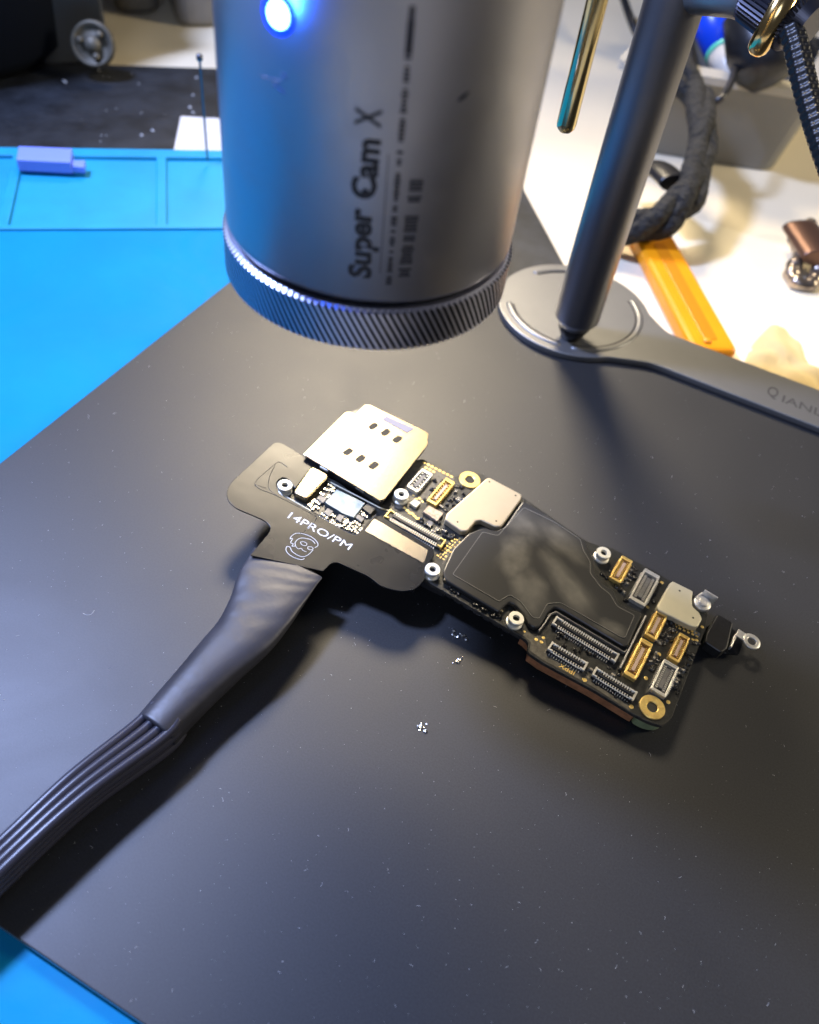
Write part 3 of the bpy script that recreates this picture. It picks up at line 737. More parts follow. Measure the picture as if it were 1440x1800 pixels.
LR = [((440, 974), (575, 1001), 7.45, .8), ((429, 992), (562, 1018), 7.35, 1.1), ((416, 1014), (546, 1044), 7.1, 1.7), ((402, 1056), (520, 1084), 6.6, 2.8), ((379, 1100), (486, 1128), 6.0, 3.9), ((348, 1138), (440, 1172), 5.4, 4.9),
      ((312, 1182), (388, 1222), 5.0, 5.4), ((275, 1226), (344, 1266), 4.7, 5.7), ((240, 1268), (306, 1306), 4.5, 5.8)]
cs = []; 
for l, r, z, th in LR:
    a, b = W(*l, z), W(*r, z); cs.append(((a+b)/2, (b-a).length/2, th/2))
cen = spline([c[0] for c in cs], 6); ws = spline([Vector((c[1], c[2], 0)) for c in cs], 6)
mb = MB(); N = 28; vs = []
for k, p in enumerate(cen):
    t_ = (cen[min(k+1, len(cen)-1)]-cen[max(k-1, 0)]).normalized(); sd = t_.cross(Vector((0, 0, 1))).normalized(); up = sd.cross(t_)
    for i in range(N):
        a = 2*math.pi*i/N; ca, sa = math.cos(a), math.sin(a)
        u = math.copysign(abs(ca)**.8, ca); v = math.copysign(abs(sa)**.8, sa)
        wr = .08*math.sin(k*.55+2.2*math.cos(a))*min(1, max(0, (k-8)/10))*max(0, 1-k/40)+.03*math.sin(k*1.3+5*a)*(k < 24)
        vs.append(p+sd*(u*(ws[k].x))+up*(v*ws[k].y+(wr if sa > 0 else 0)))
mb.add(vs, [(k*N+i, (k+1)*N+i, (k+1)*N+(i+1) % N, k*N+(i+1) % N) for k in range(len(cen)-1) for i in range(N)], 0, True)
k0 = 0; mb.f.append([i for i in range(N)]); mb.m.append(0); mb.sm.append(False)
kk = (len(cen)-1)*N
mb.f.append([kk+i for i in range(N)][::-1]); mb.m.append(1); mb.sm.append(False)
mb.build('sleeve', [M['sleeve'], M['groove']], tcb, sub=1)
e = cen[-1]; t_ = (cen[-1]-cen[-2]).normalized(); sd = t_.cross(Vector((0, 0, 1))).normalized()
# wires
SDS = 1 if (W(240, 1268, 5)-W(300, 1301, 5)).dot(sd) < 0 else -1
SDS = -SDS
nx = 4
for row in range(4):
    for c_ in range(nx):
        o_ = (c_-(nx-1)/2)*1.35+(.3 if row % 2 else 0); z = 1.75-row*1.15
        u = c_/(nx-1)
        zz = 5.2+z
        mids = [(122+22*u, 1366+36*u), (0, 1480+52*u), (-160, 1612+70*u)]
        # side of the bundle: the photo left side of the wires is sd negative
        p = e-sd*o_*SDS+Vector((0, 0, z))
        pts_ = [p-t_*2.5, p+t_*.8]
        for (mx_, my_), dz in zip(mids, (0, -.1, -1.2)):
            w_ = W(mx_, my_, 6.95); w_.z = max(.7, zz+dz); pts_.append(w_)
        if row: pts_ = [q+sd*SDS*-.0*row for q in pts_]
        mb = MB(); mb.tube(spline(pts_, 10), .66, 14); mb.build('wire', M['wire'], tcb)

# ------------------------------------------------------------------ microscope camera above the board
SC = Vector((-38.9, 77.2, 0)); SR = 16.0
sc = thing('microscope_camera', 'grey cylindrical microscope camera lettered Super Cam X with a lit blue lamp above the board', 'camera', (SC.x, SC.y, 55))
mb = MB(); mb.lathe([(SR-.7, 60.6), (SR-.25, 60.75), (SR, 61.3), (SR, 230), (SR-2, 231)], (SC.x, SC.y, 0), n=128)
body = mb.build('body', M['scope'], sc)
mb = MB(); mb.lathe([(SR-1.0, 59.6), (SR-1.0, 60.9)], (SC.x, SC.y, 0), n=96); mb.build('seam', M['groove'], sc)
mb = MB(); NT = 140; rings = []
lv = [(55.0, -.55, 0), (55.25, 0, 1), (57.0, 0, 1), (58.6, 0, 1), (59.75, 0, 1), (60.05, -.5, 0), (60.1, -1.2, 0)]
vs = []; n4 = NT*4
for z, dr, amp in lv:
    for i in range(n4):
        ph = i % 4; prof = (1, 1, 0, 0)[ph]
        r = 16.4+dr-amp*.34*(1-prof)
        t = 2*math.pi*(i//4+(0, .46, .62, .84)[ph])/NT-(z-55)*.034
        vs.append((SC.x+r*math.cos(t), SC.y+r*math.sin(t), z))
fs = [(k*n4+i, k*n4+(i+1) % n4, (k+1)*n4+(i+1) % n4, (k+1)*n4+i) for k in range(len(lv)-1) for i in range(n4)]
mb.add(vs, fs)
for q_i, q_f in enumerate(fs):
    if q_i % n4 % 4 != 0 and 1 <= q_i//n4 <= 3: mb.m[q_i] = 1  # dark finish on groove faces, with the shade between teeth put into the colour
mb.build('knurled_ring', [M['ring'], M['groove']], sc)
mb = MB(); mb.lathe([(15.7, 55.3), (15.7, 54.75), (15.2, 54.6), (13.2, 54.7), (12.4, 57.5)], (SC.x, SC.y, 0), n=96); mb.build('lens_rim', M['cream_metal'], sc)
mb = MB(); mb.lathe([(12.6, 57.4), (9, 57.0), (.01, 56.6)], (SC.x, SC.y, 0), n=64); mb.build('lens_glass', mat('lens_glass', (.02, .02, .03), .05, 0, .8), sc)
def oncyl(px, py, r=SR):
    d = ray(px, py); o_ = Vector((0-SC.x, 0-SC.y)); dd = Vector((d.x, d.y)); a = dd.dot(dd); b = 2*o_.dot(dd); c = o_.dot(o_)-r*r
    t = (-b-math.sqrt(b*b-4*a*c))/(2*a); p = Vector((d.x*t, d.y*t, CH+d.z*t)); return math.atan2(p.y-SC.y, p.x-SC.x), p.z
def cylp(th, z, r): return (SC.x+r*math.cos(th), SC.y+r*math.sin(th), z)
th, z = oncyl(490, 25)
nrm = Vector((math.cos(th), math.sin(th), 0))
mb = MB(); mb.lathe([(1.55, -.3), (1.55, .12), (1.25, .22), (1.0, .05)], cylp(th, z, SR), nrm, n=40); rim = mb.build('lamp_halo', M['ledhalo'], sc)
mb = MB(); mb.lathe([(1.05, .0), (.95, .2), (.5, .36), (.01, .42)], cylp(th, z, SR), nrm, n=32); mb.build('indicator_lamp', M['blueled'], sc)
pl = bpy.data.lights.new('indicator_light', 'POINT'); pl.energy = .006; pl.color = (.02, .12, 1); pl.shadow_soft_size = .001
po = bpy.data.objects.new('indicator_light', pl); COL.objects.link(po); po.location = Vector(cylp(th, z, SR+1.6))*MM
# lettering reads upwards
def cyltext(body_, p0, p1, cap, bold=.02, rows=1):
    th0, z0 = oncyl(*p0); th1, z1 = oncyl(*p1)
    vs, fs, bb = text3d(body_, 1, 0, lambda v: tuple(v), bold=bold)
    sx = (z1-z0)/(bb[1]-bb[0]); r = SR+.03
    return [cylp(th0+(th1-th0)*(v[0]-bb[0])/(bb[1]-bb[0])-v[1]*cap/SR, z0+(v[0]-bb[0])*sx, r) for v in vs], fs
mb = MB()
v_, f_ = cyltext('Super', (651, 490), (652, 368), 3.0, .04); mb.add(v_, f_)
v_, f_ = cyltext('Cam', (658, 352), (668, 246), 3.0, .04); mb.add(v_, f_)
v_, f_ = cyltext('X', (668, 226), (671, 192), 3.1, .02); mb.add(v_, f_)
t0, z0 = oncyl(642, 337); mb.lathe([(.32, .02), (.32, .05)], cylp(t0, z0, SR), (math.cos(t0), math.sin(t0), 0), n=16)
mb.build('lettering', M['print'], body)
mb = MB(); random.seed(5)   # illegible fine print: thin broken bars as in the photograph
def bars(p0, p1, w, fill, lmin, lmax):
    th0, z0 = oncyl(*p0); th1, z1 = oncyl(*p1); t = 0.0; L = abs(z1-z0)
    while t < L:
        l = random.uniform(lmin, lmax)
        if random.random() < fill:
            for q in range(max(1, int(l/.35))):
                if random.random() < .88:
                    a0 = t+q*.35; a1 = min(a0+.26, L); vs = []
                    ww = w*random.uniform(.6, 1)
                    for (aa, s_) in ((a0, -1), (a1, -1), (a1, 1), (a0, 1)):
                        u = aa/L; vs.append(cylp(th0+(th1-th0)*u+s_*ww/2/SR, z0+(z1-z0)*u, SR+.03))
                    mb.add(vs, [(3, 2, 1, 0)])
        t += l+.25
bars((683, 500), (718, 95), .6, .93, 3.0, 4.6)
bars((709, 497), (733, 315), 1.4, .97, 1.6, 3.4)
th0, z0 = oncyl(668, 480); th1, z1 = oncyl(683, 270)
for k in range(12):
    u0, u1 = k/12, (k+1)/12; mb.add([cylp(th0+(th1-th0)*u+s_*.04/SR, z0+(z1-z0)*u, SR+.03) for u, s_ in ((u0, -1), (u1, -1), (u1, 1), (u0, 1))], [(3, 2, 1, 0)])
mb.build('fine_print', mat('fine_print_grey', (.035, .035, .045), .5, .4), body)
mb = MB()
for a, b in (((457, 133), (475, 139)), ((475, 139), (497, 143)), ((486, 152), (503, 166)), ((495, 128), (505, 140)), ((478, 147), (490, 153))):
    (ta, za), (tb, zb) = oncyl(*a), oncyl(*b)
    mb.tube([cylp(ta+(tb-ta)*k/5, za+(zb-za)*k/5, SR) for k in range(6)], [.03, .07, .1, .08, .06, .02], 6)
(ta, za), (tb, zb) = oncyl(805, 178), oncyl(826, 160)
mb.build('scuff', M['scuff'], body)
mb = MB(); mb.tube([cylp(ta+(tb-ta)*k/5, za+(zb-za)*k/5, SR) for k in range(6)], [.05, .12, .2, .16, .1, .04], 6); mb.build('dark_mark', M['print'], body)

# ------------------------------------------------------------------ stand
PB = W(1014, 556, 6.9); PB.z = 0
st = thing('microscope_stand', 'grey microscope stand, thick pole rising from a flat engraved bar base', 'stand', (PB.x, PB.y, 0))
def zfor(X, Y, ypx):
    lo, hi = 0, 108
    for _ in range(40):
        m_ = (lo+hi)/2
        if PX((X, Y, m_))[1] > ypx: lo = m_
        else: hi = m_
    return lo
PR = 4.9; BZ = 1.6
mb = MB(); mb.lathe([(PR-1.3, BZ+3.3), (PR-.1, BZ+5.3), (PR, BZ+5.7), (PR, 190)], (PB.x, PB.y, 0), n=64); mb.build('pole', M['pole'], st)
mb = MB(); mb.lathe([(2.2, BZ+.0), (2.4, BZ+.6), (PR-1.2, BZ+3.3), (PR-1.3, BZ+3.4)], (PB.x, PB.y, 0), n=48); mb.build('foot_cone', M['dark_cone'], st)  # dark tapered piece between the pole and the disc
# base: disc with a straight arm along +X, its top at BZ
DR = 17.8; dc = (W(1010, 541, BZ).x, W(1010, 541, BZ).y)
y0 = W(1280, 689, BZ).y; y1 = W(1290, 628, BZ).y
disc = []
a0 = math.asin(max(-1, min(1, (y1-dc[1])/DR))); a1 = math.asin(max(-1, min(1, (y0-dc[1])/DR)))
E_ = []
n_ = 48
ang0 = R(8) ; 
ya, yb = y1, y0
print('bar', dc, ya, yb, DR)
aa = math.asin(max(-.95, min(.95, (ya-dc[1])/DR))); ab = math.asin(max(-.95, min(.95, (yb-dc[1])/DR)))
s0 = aa+.28; s1 = ab-.28+2*math.pi
for i in range(n_+1):
    a = s0+(s1-s0)*i/n_; E_.append((dc[0]+DR*math.cos(a), dc[1]+DR*math.sin(a)))
E_ += [(dc[0]+DR+3.5, yb), (PX1, yb), (PX1, ya), (dc[0]+DR+3.5, ya)]
E_ = rpoly(E_, 2.0, 4)
mb = MB(); mb.prism(E_, .02, BZ); base = mb.build('base_bar', M['bar'], st, bevel=.35, seg=3)
# pressed arc grooves in the disc: low raised lips
mb = MB()
def arc(a, b, r):
    mb.tube([(dc[0]+r*math.cos(R(a+(b-a)*k/40)), dc[1]+r*math.sin(R(a+(b-a)*k/40)), BZ) for k in range(41)], [.2]+[.75]*39+[.2], 12, flat=[(1, .5)]*41)
arc(-152, -82, 15.2); arc(-74, 48, 15.2); arc(100, 150, 15.2)
mb.build('pressed_ridge', M['bar'], base)
mb = MB()
def groove(a, b, r):
    mb.tube([(dc[0]+r*math.cos(R(a+(b-a)*k/40)), dc[1]+r*math.sin(R(a+(b-a)*k/40)), BZ-.02) for k in range(41)], .28, 8, flat=[(1, .4)]*41)
groove(-150, -84, 14.3); groove(-72, 46, 14.3); groove(102, 148, 14.3)
mb.build('groove', M['groove'], base)
a = W(1347, 693, BZ); 
b = W(1366, 700, BZ); vs, fs, bb = text3d('Q', 1, 0, lambda v: tuple(v), bold=.01); sx = (b.x-a.x)/(bb[1]-bb[0]); mb = MB()
mb.add([(a.x+(v[0]-bb[0])*sx, a.y+v[1]*5.0, BZ+.03) for v in vs], fs)
a = W(1374, 706, BZ); b = W(1440, 729, BZ); vs, fs, bb = text3d('IANLI', 1, 0, lambda v: tuple(v), bold=.01); sx = (b.x-a.x)/((bb[1]-bb[0])*.86)
mb.add([(a.x+(v[0]-bb[0])*sx, a.y+v[1]*3.6, BZ+.03) for v in vs], fs); mb.build('lettering', M['etch'], base)
# side arm, knurled knob and brass pins near the top
za = zfor(PB.x, PB.y, 10)
A0 = Vector((PB.x, PB.y, za)); 
def atd(px, py, dist): return Vector((0, 0, CH))+ray(px, py)*dist
dA = (A0-Vector((0, 0, CH))).length
K = atd(1372, 14, dA*.93)
arm1 = atd(1296, -8, dA*.95)
mb = MB(); mb.tube([A0+Vector((0, 0, 2)), arm1, K], 3.0, 24); mb.build('side_arm', M['bar'], st)
kd = (K-arm1).normalized(); kd = Vector((kd.x, kd.y, kd.z-.25)).normalized()
mb = MB(); prof = []; NK = 44; vs = []
U = kd.orthogonal().normalized(); V = kd.cross(U)
for hh, rb, am in ((-5.2, 3.4, 0), (-4.6, 4.3, 1), (3.2, 4.6, 1), (4.0, 3.9, 0), (5.6, 3.4, 0)):
    for i in range(NK*2):
        r_ = rb-(.35*am if i % 2 else 0); t = math.pi*i/NK; vs.append(K+kd*hh+U*r_*math.cos(t)+V*r_*math.sin(t))
n2 = NK*2; mb.add(vs, [(k*n2+i, k*n2+(i+1) % n2, (k+1)*n2+(i+1) % n2, (k+1)*n2+i) for k in range(4) for i in range(n2)]+[list(range(n2))[::-1], [4*n2+i for i in range(n2)]])
mb.build('knurled_knob', M['knob'], st)
def pin(p_top, p_bot, r, m, name):
    d = p_top-p_bot; L = d.length; mb = MB(); mb.lathe([(.01, 0), (r*.6, r*.22), (r*.92, r*.6), (r, r*1.1), (r, L)], p_bot, d, n=32)
    return mb.build(name, m, st)
pin(atd(1385, -10, dA*.90), atd(1325, 98, dA*.92), 1.6, M['brass'], 'brass_pin')
rb_ = atd(992, 234, 128); pin(Vector((rb_.x, rb_.y, 190)), rb_, 1.35, M['rod'], 'brass_rod')

# ------------------------------------------------------------------ things behind
Z0 = -4
def tubething(name, label, cat, pts, r, m, rf=None, n=16, sp=10, group=None, flat=None):
    P_ = spline([Vector(p) for p in pts], sp); mb = MB(); mb.tube(P_, r, n, rf=rf); o_ = mb.build(name, m); return tag(o_, label, cat, group)
# braided cable in front at the right
P_ = [atd(1376, 10, 150), atd(1398, 75, 146), atd(1418, 160, 142), atd(1445, 250, 138), atd(1490, 370, 134), atd(1560, 520, 132)]
NB = 40
mb = MB(); mb.tube(spline(P_, 60), 1.65, NB, rf=lambda a, L: 1+.11*math.sin(4*a+L*2.6)*math.sin(4*a-L*2.6))
tag(mb.build('braided_cable', M['braid']), 'black braided cable hanging in front at the upper right edge', 'cable')
# white sheet on the desk
sh = MB(); sh.prism([(W(x, y, Z0).x, W(x, y, Z0).y) for x, y in ((1040, 440), (1180, 372), (1500, 470), (1560, 700), (1300, 720), (1000, 520))], Z0+.05, Z0+.25)
tag(sh.build('paper_sheet', M['sheet']), 'cream white paper sheet lying on the desk behind the stand, under the orange knife', 'paper')
# orange cutter
kt = thing('utility_knife', 'bright orange plastic cutter handle lying on the desk behind the stand bar', 'cutter', W(1200, 510, 0))
a, b = W(1140, 410, -1), W(1256, 626, -1); d = (b-a); L = d.length; ang = math.degrees(math.atan2(d.y, d.x)); mid = (a+b)/2
mb = MB(); mb.prism(rpoly(rect((mid.x, mid.y), L, 11, ang), 2, 4), Z0+.3, .6); hd = mb.build('handle', M['orange'], kt, bevel=1.2, seg=4)
mb = MB(); mb.prism(rpoly(rect((mid.x+d.normalized().x*2, mid.y+d.normalized().y*2), L*.78, 3.4, ang), 1, 3), .4, .72); mb.build('slide_channel', M['orange2'], hd, bevel=.3)
q = W(1243, 600, .6); mb = MB(); mb.lathe([(1.0, .5), (1.0, .9), (.6, 1.2), (.01, 1.3)], (q.x, q.y, 0), n=20); mb.build('rivet', M['orange'], hd)
tb = MB(); a, b = W(1108, 395, 2), W(1120, 460, 2)
# black coiled cable bundle with strap
cl = thing('coiled_cable', 'loop of thick black woven cable tied with a strap behind the pole', 'cable', W(1180, 380, 0))
path = [W(1186, 60, 26), W(1196, 130, 24), W(1225, 165, 22), W(1236, 215, 20), W(1233, 270, 16), W(1215, 335, 12), W(1180, 375, 8), W(1140, 395, 5), (W(1085, 402, 3)), W(1040, 380, 3)]
sp_ = spline(path, 14)
for k in range(3):
    off = [Vector((1.7*math.cos(i*.09+k*2.1), 1.7*math.sin(i*.09+k*2.1), 1.5*math.sin(i*.07+k*2.1))) for i in range(len(sp_))]
    mb = MB(); mb.tube([p+o_ for p, o_ in zip(sp_, off)], 2.7, 16, rf=lambda a, L: 1+.05*math.sin(5*a+L*1.5)*math.sin(5*a-L*1.5)+.06*math.sin(L*.5+a)); mb.build('cable_strand', M['coil'], cl)
mb = MB(); a, b = W(1186, 322, 12), W(1120, 298, 6); mb.tube(spline([a, (a+b)/2+Vector((0, 0, 2)), b], 6), 4.2, 16, flat=[(1.0, .5)]*13); mb.build('strap', M['black'], cl)
# grey bin
gb = thing('storage_bin', 'open grey storage bin on the desk behind the coiled cable', 'bin', W(1280, 280, Z0))
A_, B_, C_ = W(1062, 262, Z0), W(1368, 312, Z0), W(1412, 205, Z0)
ux = (B_-A_); uy = (C_-B_); hh = 24
BP = [A_, B_, B_+uy, A_+uy]; cx = sum(BP, Vector((0, 0, 0)))/4
fl = [(cx.x+(p.x-cx.x)*.90, cx.y+(p.y-cx.y)*.90) for p in BP]; tp = [(cx.x+(p.x-cx.x)*1.06, cx.y+(p.y-cx.y)*1.06) for p in BP]
def loftbox(mb, lo, z0, hi, z1, t=2.2, rad=5):
    lo = rpoly(lo, rad, 4); hi = rpoly(hi, rad, 4); li = offset(lo, t); hi2 = offset(hi, t); n = len(lo)
    vs = [(p[0], p[1], z0) for p in lo]+[(p[0], p[1], z1) for p in hi]+[(p[0], p[1], z1) for p in hi2]+[(p[0], p[1], z0+t) for p in li]
    fs = [list(range(n))[::-1]]
    for k in range(3):
        for i in range(n): fs.append((k*n+i, k*n+(i+1) % n, (k+1)*n+(i+1) % n, (k+1)*n+i))
    fs.append([3*n+i for i in range(n)]); mb.add(vs, fs)
fl = [tuple(p) for p in fl]
ar = sum(fl[i-1][0]*fl[i][1]-fl[i][0]*fl[i-1][1] for i in range(4))
if ar < 0: fl = fl[::-1]; tp = tp[::-1]
mb = MB(); loftbox(mb, fl, Z0+.1, tp, Z0+hh); mb.build('bin_shell', M['greybox'], gb, bevel=.4)
mb = MB(); n_ = len(tp); mb.ringwall(rpoly([(cx.x+(p[0]-cx.x)*1.05, cx.y+(p[1]-cx.y)*1.05) for p in tp], 5, 4), 7, Z0+hh+.05, Z0+hh+2.2); mb.build('bin_rim', M['greyinn'], gb, bevel=.5)
# blue handled marker leaning into the bin
mk = thing('blue_pen', 'blue handled tool with a green ring and pale tip leaning beside the bin', 'tool', W(1260, 120, 20))
a, b, c = W(1235, -30, 34), W(1262, 66, 24), W(1277, 100, 20)
b = W(1272, 92, 24); c = W(1284, 122, 21)
d = (b-a).normalized(); mb = MB(); mb.lathe([(3.5, 0), (6.2, 4), (6.6, (b-a).length*.5), (5.2, (b-a).length)], a, d, n=28); mb.build('handle', M['markblue'], mk)
mb = MB(); mb.lathe([(5.3, 0), (5.0, 1.4)], b, d, n=28); mb.build('green_ring', M['markgreen'], mk)
mb = MB(); mb.lathe([(4.9, 1.4), (3.8, 6), (2.2, 12), (1.0, 13)], b, d, n=24); mb.build('tip', M['marktip'], mk)
tubething('thin_cable', 'thin dark lead curving down past the blue tool onto the grey bin', 'cable', [W(1290, 10, 30), W(1297, 70, 28), W(1290, 130, 26), W(1268, 172, 24), W(1235, 185, 20)], 1.0, M['black'])
tubething('black_lead', 'thin black lead running behind the pole at the top', 'cable', [W(1088, -30, 10), W(1104, 20, 8), W(1122, 62, 4), W(1150, 100, -1)], 1.5, M['black'])
# black mouse-like object in the bin, tangle behind
mb = MB(); mb.lathe([(.01, 0), (6, 1.5), (9, 6), (9.5, 12), (7, 22), (.01, 26)], W(1362, 150, 24), (W(1340, 90, 30)-W(1362, 150, 24)), n=28)
tag(mb.build('black_plug', M['black']), 'rounded black plastic plug resting on the bin rim behind the brass pin', 'plug')
mb = MB(); mb.lathe([(.01, 0), (6, .4), (8, 3), (8, 7), (.01, 9)], W(1322, 70, 10), (0, .3, 1), n=28)
tag(mb.build('white_cap', M['marktip']), 'pale round plastic cap behind the brass pin', 'cap')
mb = MB(); q = W(1205, 80, 5); mb.lathe([(7, 0), (7, 14), (.01, 16)], q, (.3, 1, .15), n=24)
tag(mb.build('red_tube', M['red']), 'reddish plastic tube peeking out between the pole and the blue tool', 'tube')
random.seed(3)
for k in range(3):
    pp_ = [W(1415+k*10+random.uniform(-12, 12), y + random.uniform(-8, 8), 20-k*3) for y in (-60, -10, 30, 70, 110)]
    tubething('power_cable', ['black cable in the dark tangle at the upper right corner, nearest the braided cable', 'middle black cable of the tangle at the upper right corner', 'outermost black cable of the tangle at the upper right corner'][k], 'cable', pp_, 5.0, M['black'], group='black cables tangled in the upper right corner')
# metal clip at the right edge
kc = thing('metal_clip', 'dark worn metal clip with an open loop on the white sheet, right edge', 'clip', W(1415, 450, Z0))
def cp(x, y, z=0): return W(x, y, z)
mb = MB(); mb.tube(spline([cp(1428, 396, 1), cp(1405, 402, 1), cp(1398, 425, 1), cp(1410, 440, 0), cp(1404, 458, -1), cp(1393, 472, -2), cp(1393, 490, -2.5), cp(1410, 501, -2.5), cp(1428, 498, -2.5), cp(1436, 480, -2), cp(1446, 455, 0)], 8), 1.9, 12, rf=lambda a, L: 1+.15*math.sin(L*1.7)); mb.build('loop', M['keymetal'], kc)
mb = MB(); mb.tube(spline([cp(1408, 400, 2), cp(1425, 425, 2), cp(1445, 455, 2)], 6), 4.5, 14, flat=[(1.2, .5)]*13); mb.build('jaw', mat('copper_jaw', (.15, .085, .06), .4, .8), kc)
# amber tissue
mb = MB(); pts_ = [(1308, 640), (1325, 600), (1345, 578), (1362, 568), (1385, 572), (1405, 595), (1430, 640), (1465, 680), (1470, 740), (1380, 720), (1300, 690)]
P_ = rpoly([(W(x, y, -2.5).x, W(x, y, -2.5).y) for x, y in pts_], 3, 4); n = len(P_); c_ = (sum(p[0] for p in P_)/n, sum(p[1] for p in P_)/n); vs = []
QS = [(1, Z0+.3), (.96, -2.9), (.9, -2.3), (.8, -1.9), (.68, -1.7), (.55, -1.6), (.4, -1.6), (.25, -1.6), (.12, -1.6)]
for q, z in QS:
    for i, p in enumerate(P_):
        x_, y_ = c_[0]+(p[0]-c_[0])*q, c_[1]+(p[1]-c_[1])*q
        vs.append((x_, y_, z+(.7*math.sin(x_*.55+1.3*math.sin(y_*.4))+.4*math.sin(y_*.9+x_*.3) if q < 1 else 0)))
vs.append((c_[0], c_[1], -1.6)); fs = [(k*n+i, k*n+(i+1) % n, (k+1)*n+(i+1) % n, (k+1)*n+i) for k in range(8) for i in range(n)]+[(8*n+i, 8*n+(i+1) % n, 9*n) for i in range(n)]
mb.add(vs, fs, 0, True); tag(mb.build('tissue', M['tissue']), 'crumpled yellowish tissue lying on the sheet just behind the engraved bar', 'tissue')
# paper scrap, lavender block, needle on the left
mb = MB(); mb.prism([(W(x, y, -2.5).x, W(x, y, -2.5).y) for x, y in ((318, 205), (430, 212), (430, 268), (306, 264))], -2.55, -2.3)
tag(mb.build('paper_scrap', M['paper']), 'small white paper scrap on the dark mat against the tray edge beside the microscope camera', 'paper')
lv_ = thing('plastic_clip', 'lavender blue plastic block with a small tongue lying on the tray edge', 'plastic block', W(80, 280, -.9))
mb = MB(); mb.prism([(W(x, y, 2.2).x, W(x, y, 2.2).y) for x, y in ((32, 256), (127, 260), (124, 285), (28, 280))], -.88, 2.2); bl_ = mb.build('block', M['lav'], lv_, bevel=.3)
mb = MB(); mb.prism([(W(x, y, 1).x, W(x, y, 1).y) for x, y in ((126, 281), (150, 281), (148, 294), (122, 291))], -.7, 1.0); mb.build('tongue', M['lav'], bl_, bevel=.2)
q = W(365, 283, -1.0); zt = zfor(q.x, q.y, 97)
mb = MB(); mb.lathe([(.15, -.9), (.3, 1), (.3, zt-1.5), (.8, zt-1), (.8, zt), (.3, zt+.4)], (q.x, q.y, 0), n=12)
tag(mb.build('steel_needle', M['steel']), 'thin upright steel needle with a small head beside the microscope camera', 'needle')
# machine at the top left
mc = thing('black_machine', 'large dark black machine with a small metal wheel at its lower corner, top left', 'machine', W(60, 60, -3))
mq = Vector((-264, 188, 0))
mb = MB(); mb.lathe([(52, -2.55), (57, 3), (60, 70), (55, 74), (.01, 75)], (mq.x, mq.y, 0), n=96); mb.build('housing', M['machine'], mc)
mb = MB(); a, b = W(160, 112, -2.5), W(196, 110, -2.5); d = (b-a).normalized(); nv = Vector((-d.y, d.x, 0)); a = a-d*14
mb.prism([(p.x, p.y) for p in (a, b, b+nv*10, a+nv*10)], -2.55, 60); pn = mb.build('side_panel', M['machgrey'], mc, bevel=1.2, seg=3)
wc = atd(166, 78, (W(166, 78, 4)-Vector((0, 0, CH))).length-7)
mb = MB(); mb.lathe([(6.0, 0), (6.3, 1.2), (6.0, 2.6), (5.0, 2.6), (4.7, 1.6), (2.2, 1.6), (2.0, 3.4), (.01, 3.6)], wc, (.45, -.80, .4), n=40)
for k in range(3):
    t = k*2.1+1.2; ax = Vector((.45, -.80, .4)).normalized(); U = ax.orthogonal().normalized(); V = ax.cross(U)
    mb.lathe([(1.0, 1.2), (1.0, 3.2), (.01, 3.5)], wc+U*3.4*math.cos(t)+V*3.4*math.sin(t), ax, n=16)
mb.build('metal_wheel', M['wheel'], pn)
for px, lab, wdt, dep, m_ in (((206, 282, 26), 'grey box standing behind the black machine, top left', 0, 30, 'greybox'), ((312, 392, 50), 'beige grey pouch standing beside the microscope camera, top left', 0, 34, 'greyside')):
    a, b = W(px[0], px[2], Z0), W(px[1], px[2], Z0); d = (b-a); nv = Vector((-d.y, d.x, 0)).normalized()
    mb = MB(); P_ = rpoly([(p.x, p.y) for p in (a, b, b+nv*dep, a+nv*dep)], 6, 5); mb.prism(P_, Z0+.02, 36)
    tag(mb.build('grey_box' if m_ == 'greybox' else 'soft_pouch', M[m_], bevel=2.5, seg=4), lab, 'box' if m_ == 'greybox' else 'pouch')

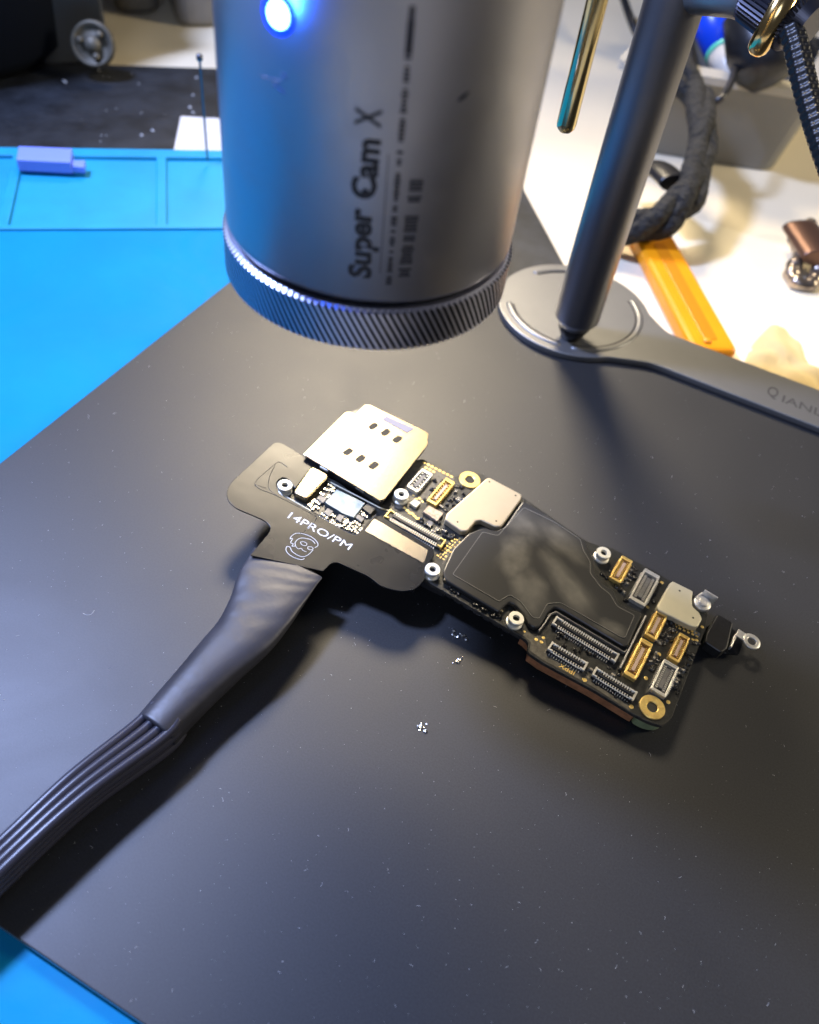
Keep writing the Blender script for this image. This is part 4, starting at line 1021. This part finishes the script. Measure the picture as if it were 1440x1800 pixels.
# ------------------------------------------------------------------ dust and crumbs
random.seed(21)
def bit(mb, x, y, z, r):
    vs = []; 
    for i in range(5):
        t = 6.283*i/5+random.random(); q = r*random.uniform(.5, 1.2); vs.append((x+q*math.cos(t), y+q*math.sin(t)*.8, z+.0))
    vs.append((x, y, z+r*.9)); mb.add(vs, [(i, (i+1) % 5, 5) for i in range(5)])
mb = MB()
for k in range(1300):
    px, py = random.uniform(-50, 1500), random.uniform(560, 1850); p = W(px, py, 0)
    if not (-98 < p.x < PX1 and PY0+.5 < p.y < 162): continue
    r = random.choice((.04, .05, .05, .06, .07, .09)) * (1 if random.random() < .94 else 1.6)
    bit(mb, p.x, p.y, .005, r*(.7 if py > 1250 else 1))
def fibre(pts, r=.05):
    mb.tube(spline([W(x, y, r) for x, y in pts], 6), r, 5)
fibre([(146, 1078), (152, 1081), (160, 1080), (166, 1073)], .03)
for k in range(70):
    px, py = random.uniform(0, 1440), random.uniform(700, 1790); a = random.uniform(0, 3.1); l = random.uniform(2, 7)
    fibre([(px, py), (px+l*math.cos(a)*.6+1, py+l*math.sin(a)*.6), (px+l*math.cos(a), py+l*math.sin(a)+1)], .016)
o_ = mb.build('dust', M['dust']); o_['kind'] = 'stuff'
mb = MB()
for k in range(26):
    px, py = random.uniform(100, 390), random.uniform(122, 258); p = W(px, py, -2.59)
    bit(mb, p.x, p.y, -2.6, random.choice((.15, .25, .35, .6)))
o_ = mb.build('dust', M['dust']); o_['kind'] = 'stuff'
def crumb(cx, cy, n, sp, lab):
    mb = MB()
    for k in range(n):
        p = W(cx+random.gauss(0, sp), cy+random.gauss(0, sp), 0); r = random.uniform(.12, .38)
        mb.lathe([(.01, 0), (r, .02), (r*.8, r*.6), (.01, r*.9)], (p.x, p.y, 0.01), (random.uniform(-.3, .3), random.uniform(-.3, .3), 1), n=6, smooth=False)
    tag(mb.build('solder_crumb', M['solder']), lab, 'crumb', 'silvery solder crumbs on the plate')
crumb(743, 1283, 12, 5, 'silvery crumb lying alone in the middle of the black plate below the board')
crumb(807, 1117, 8, 5, 'silvery crumb closest to the lower left board edge')
crumb(809, 1163, 7, 6, 'silvery crumb just below the one closest to the board edge')
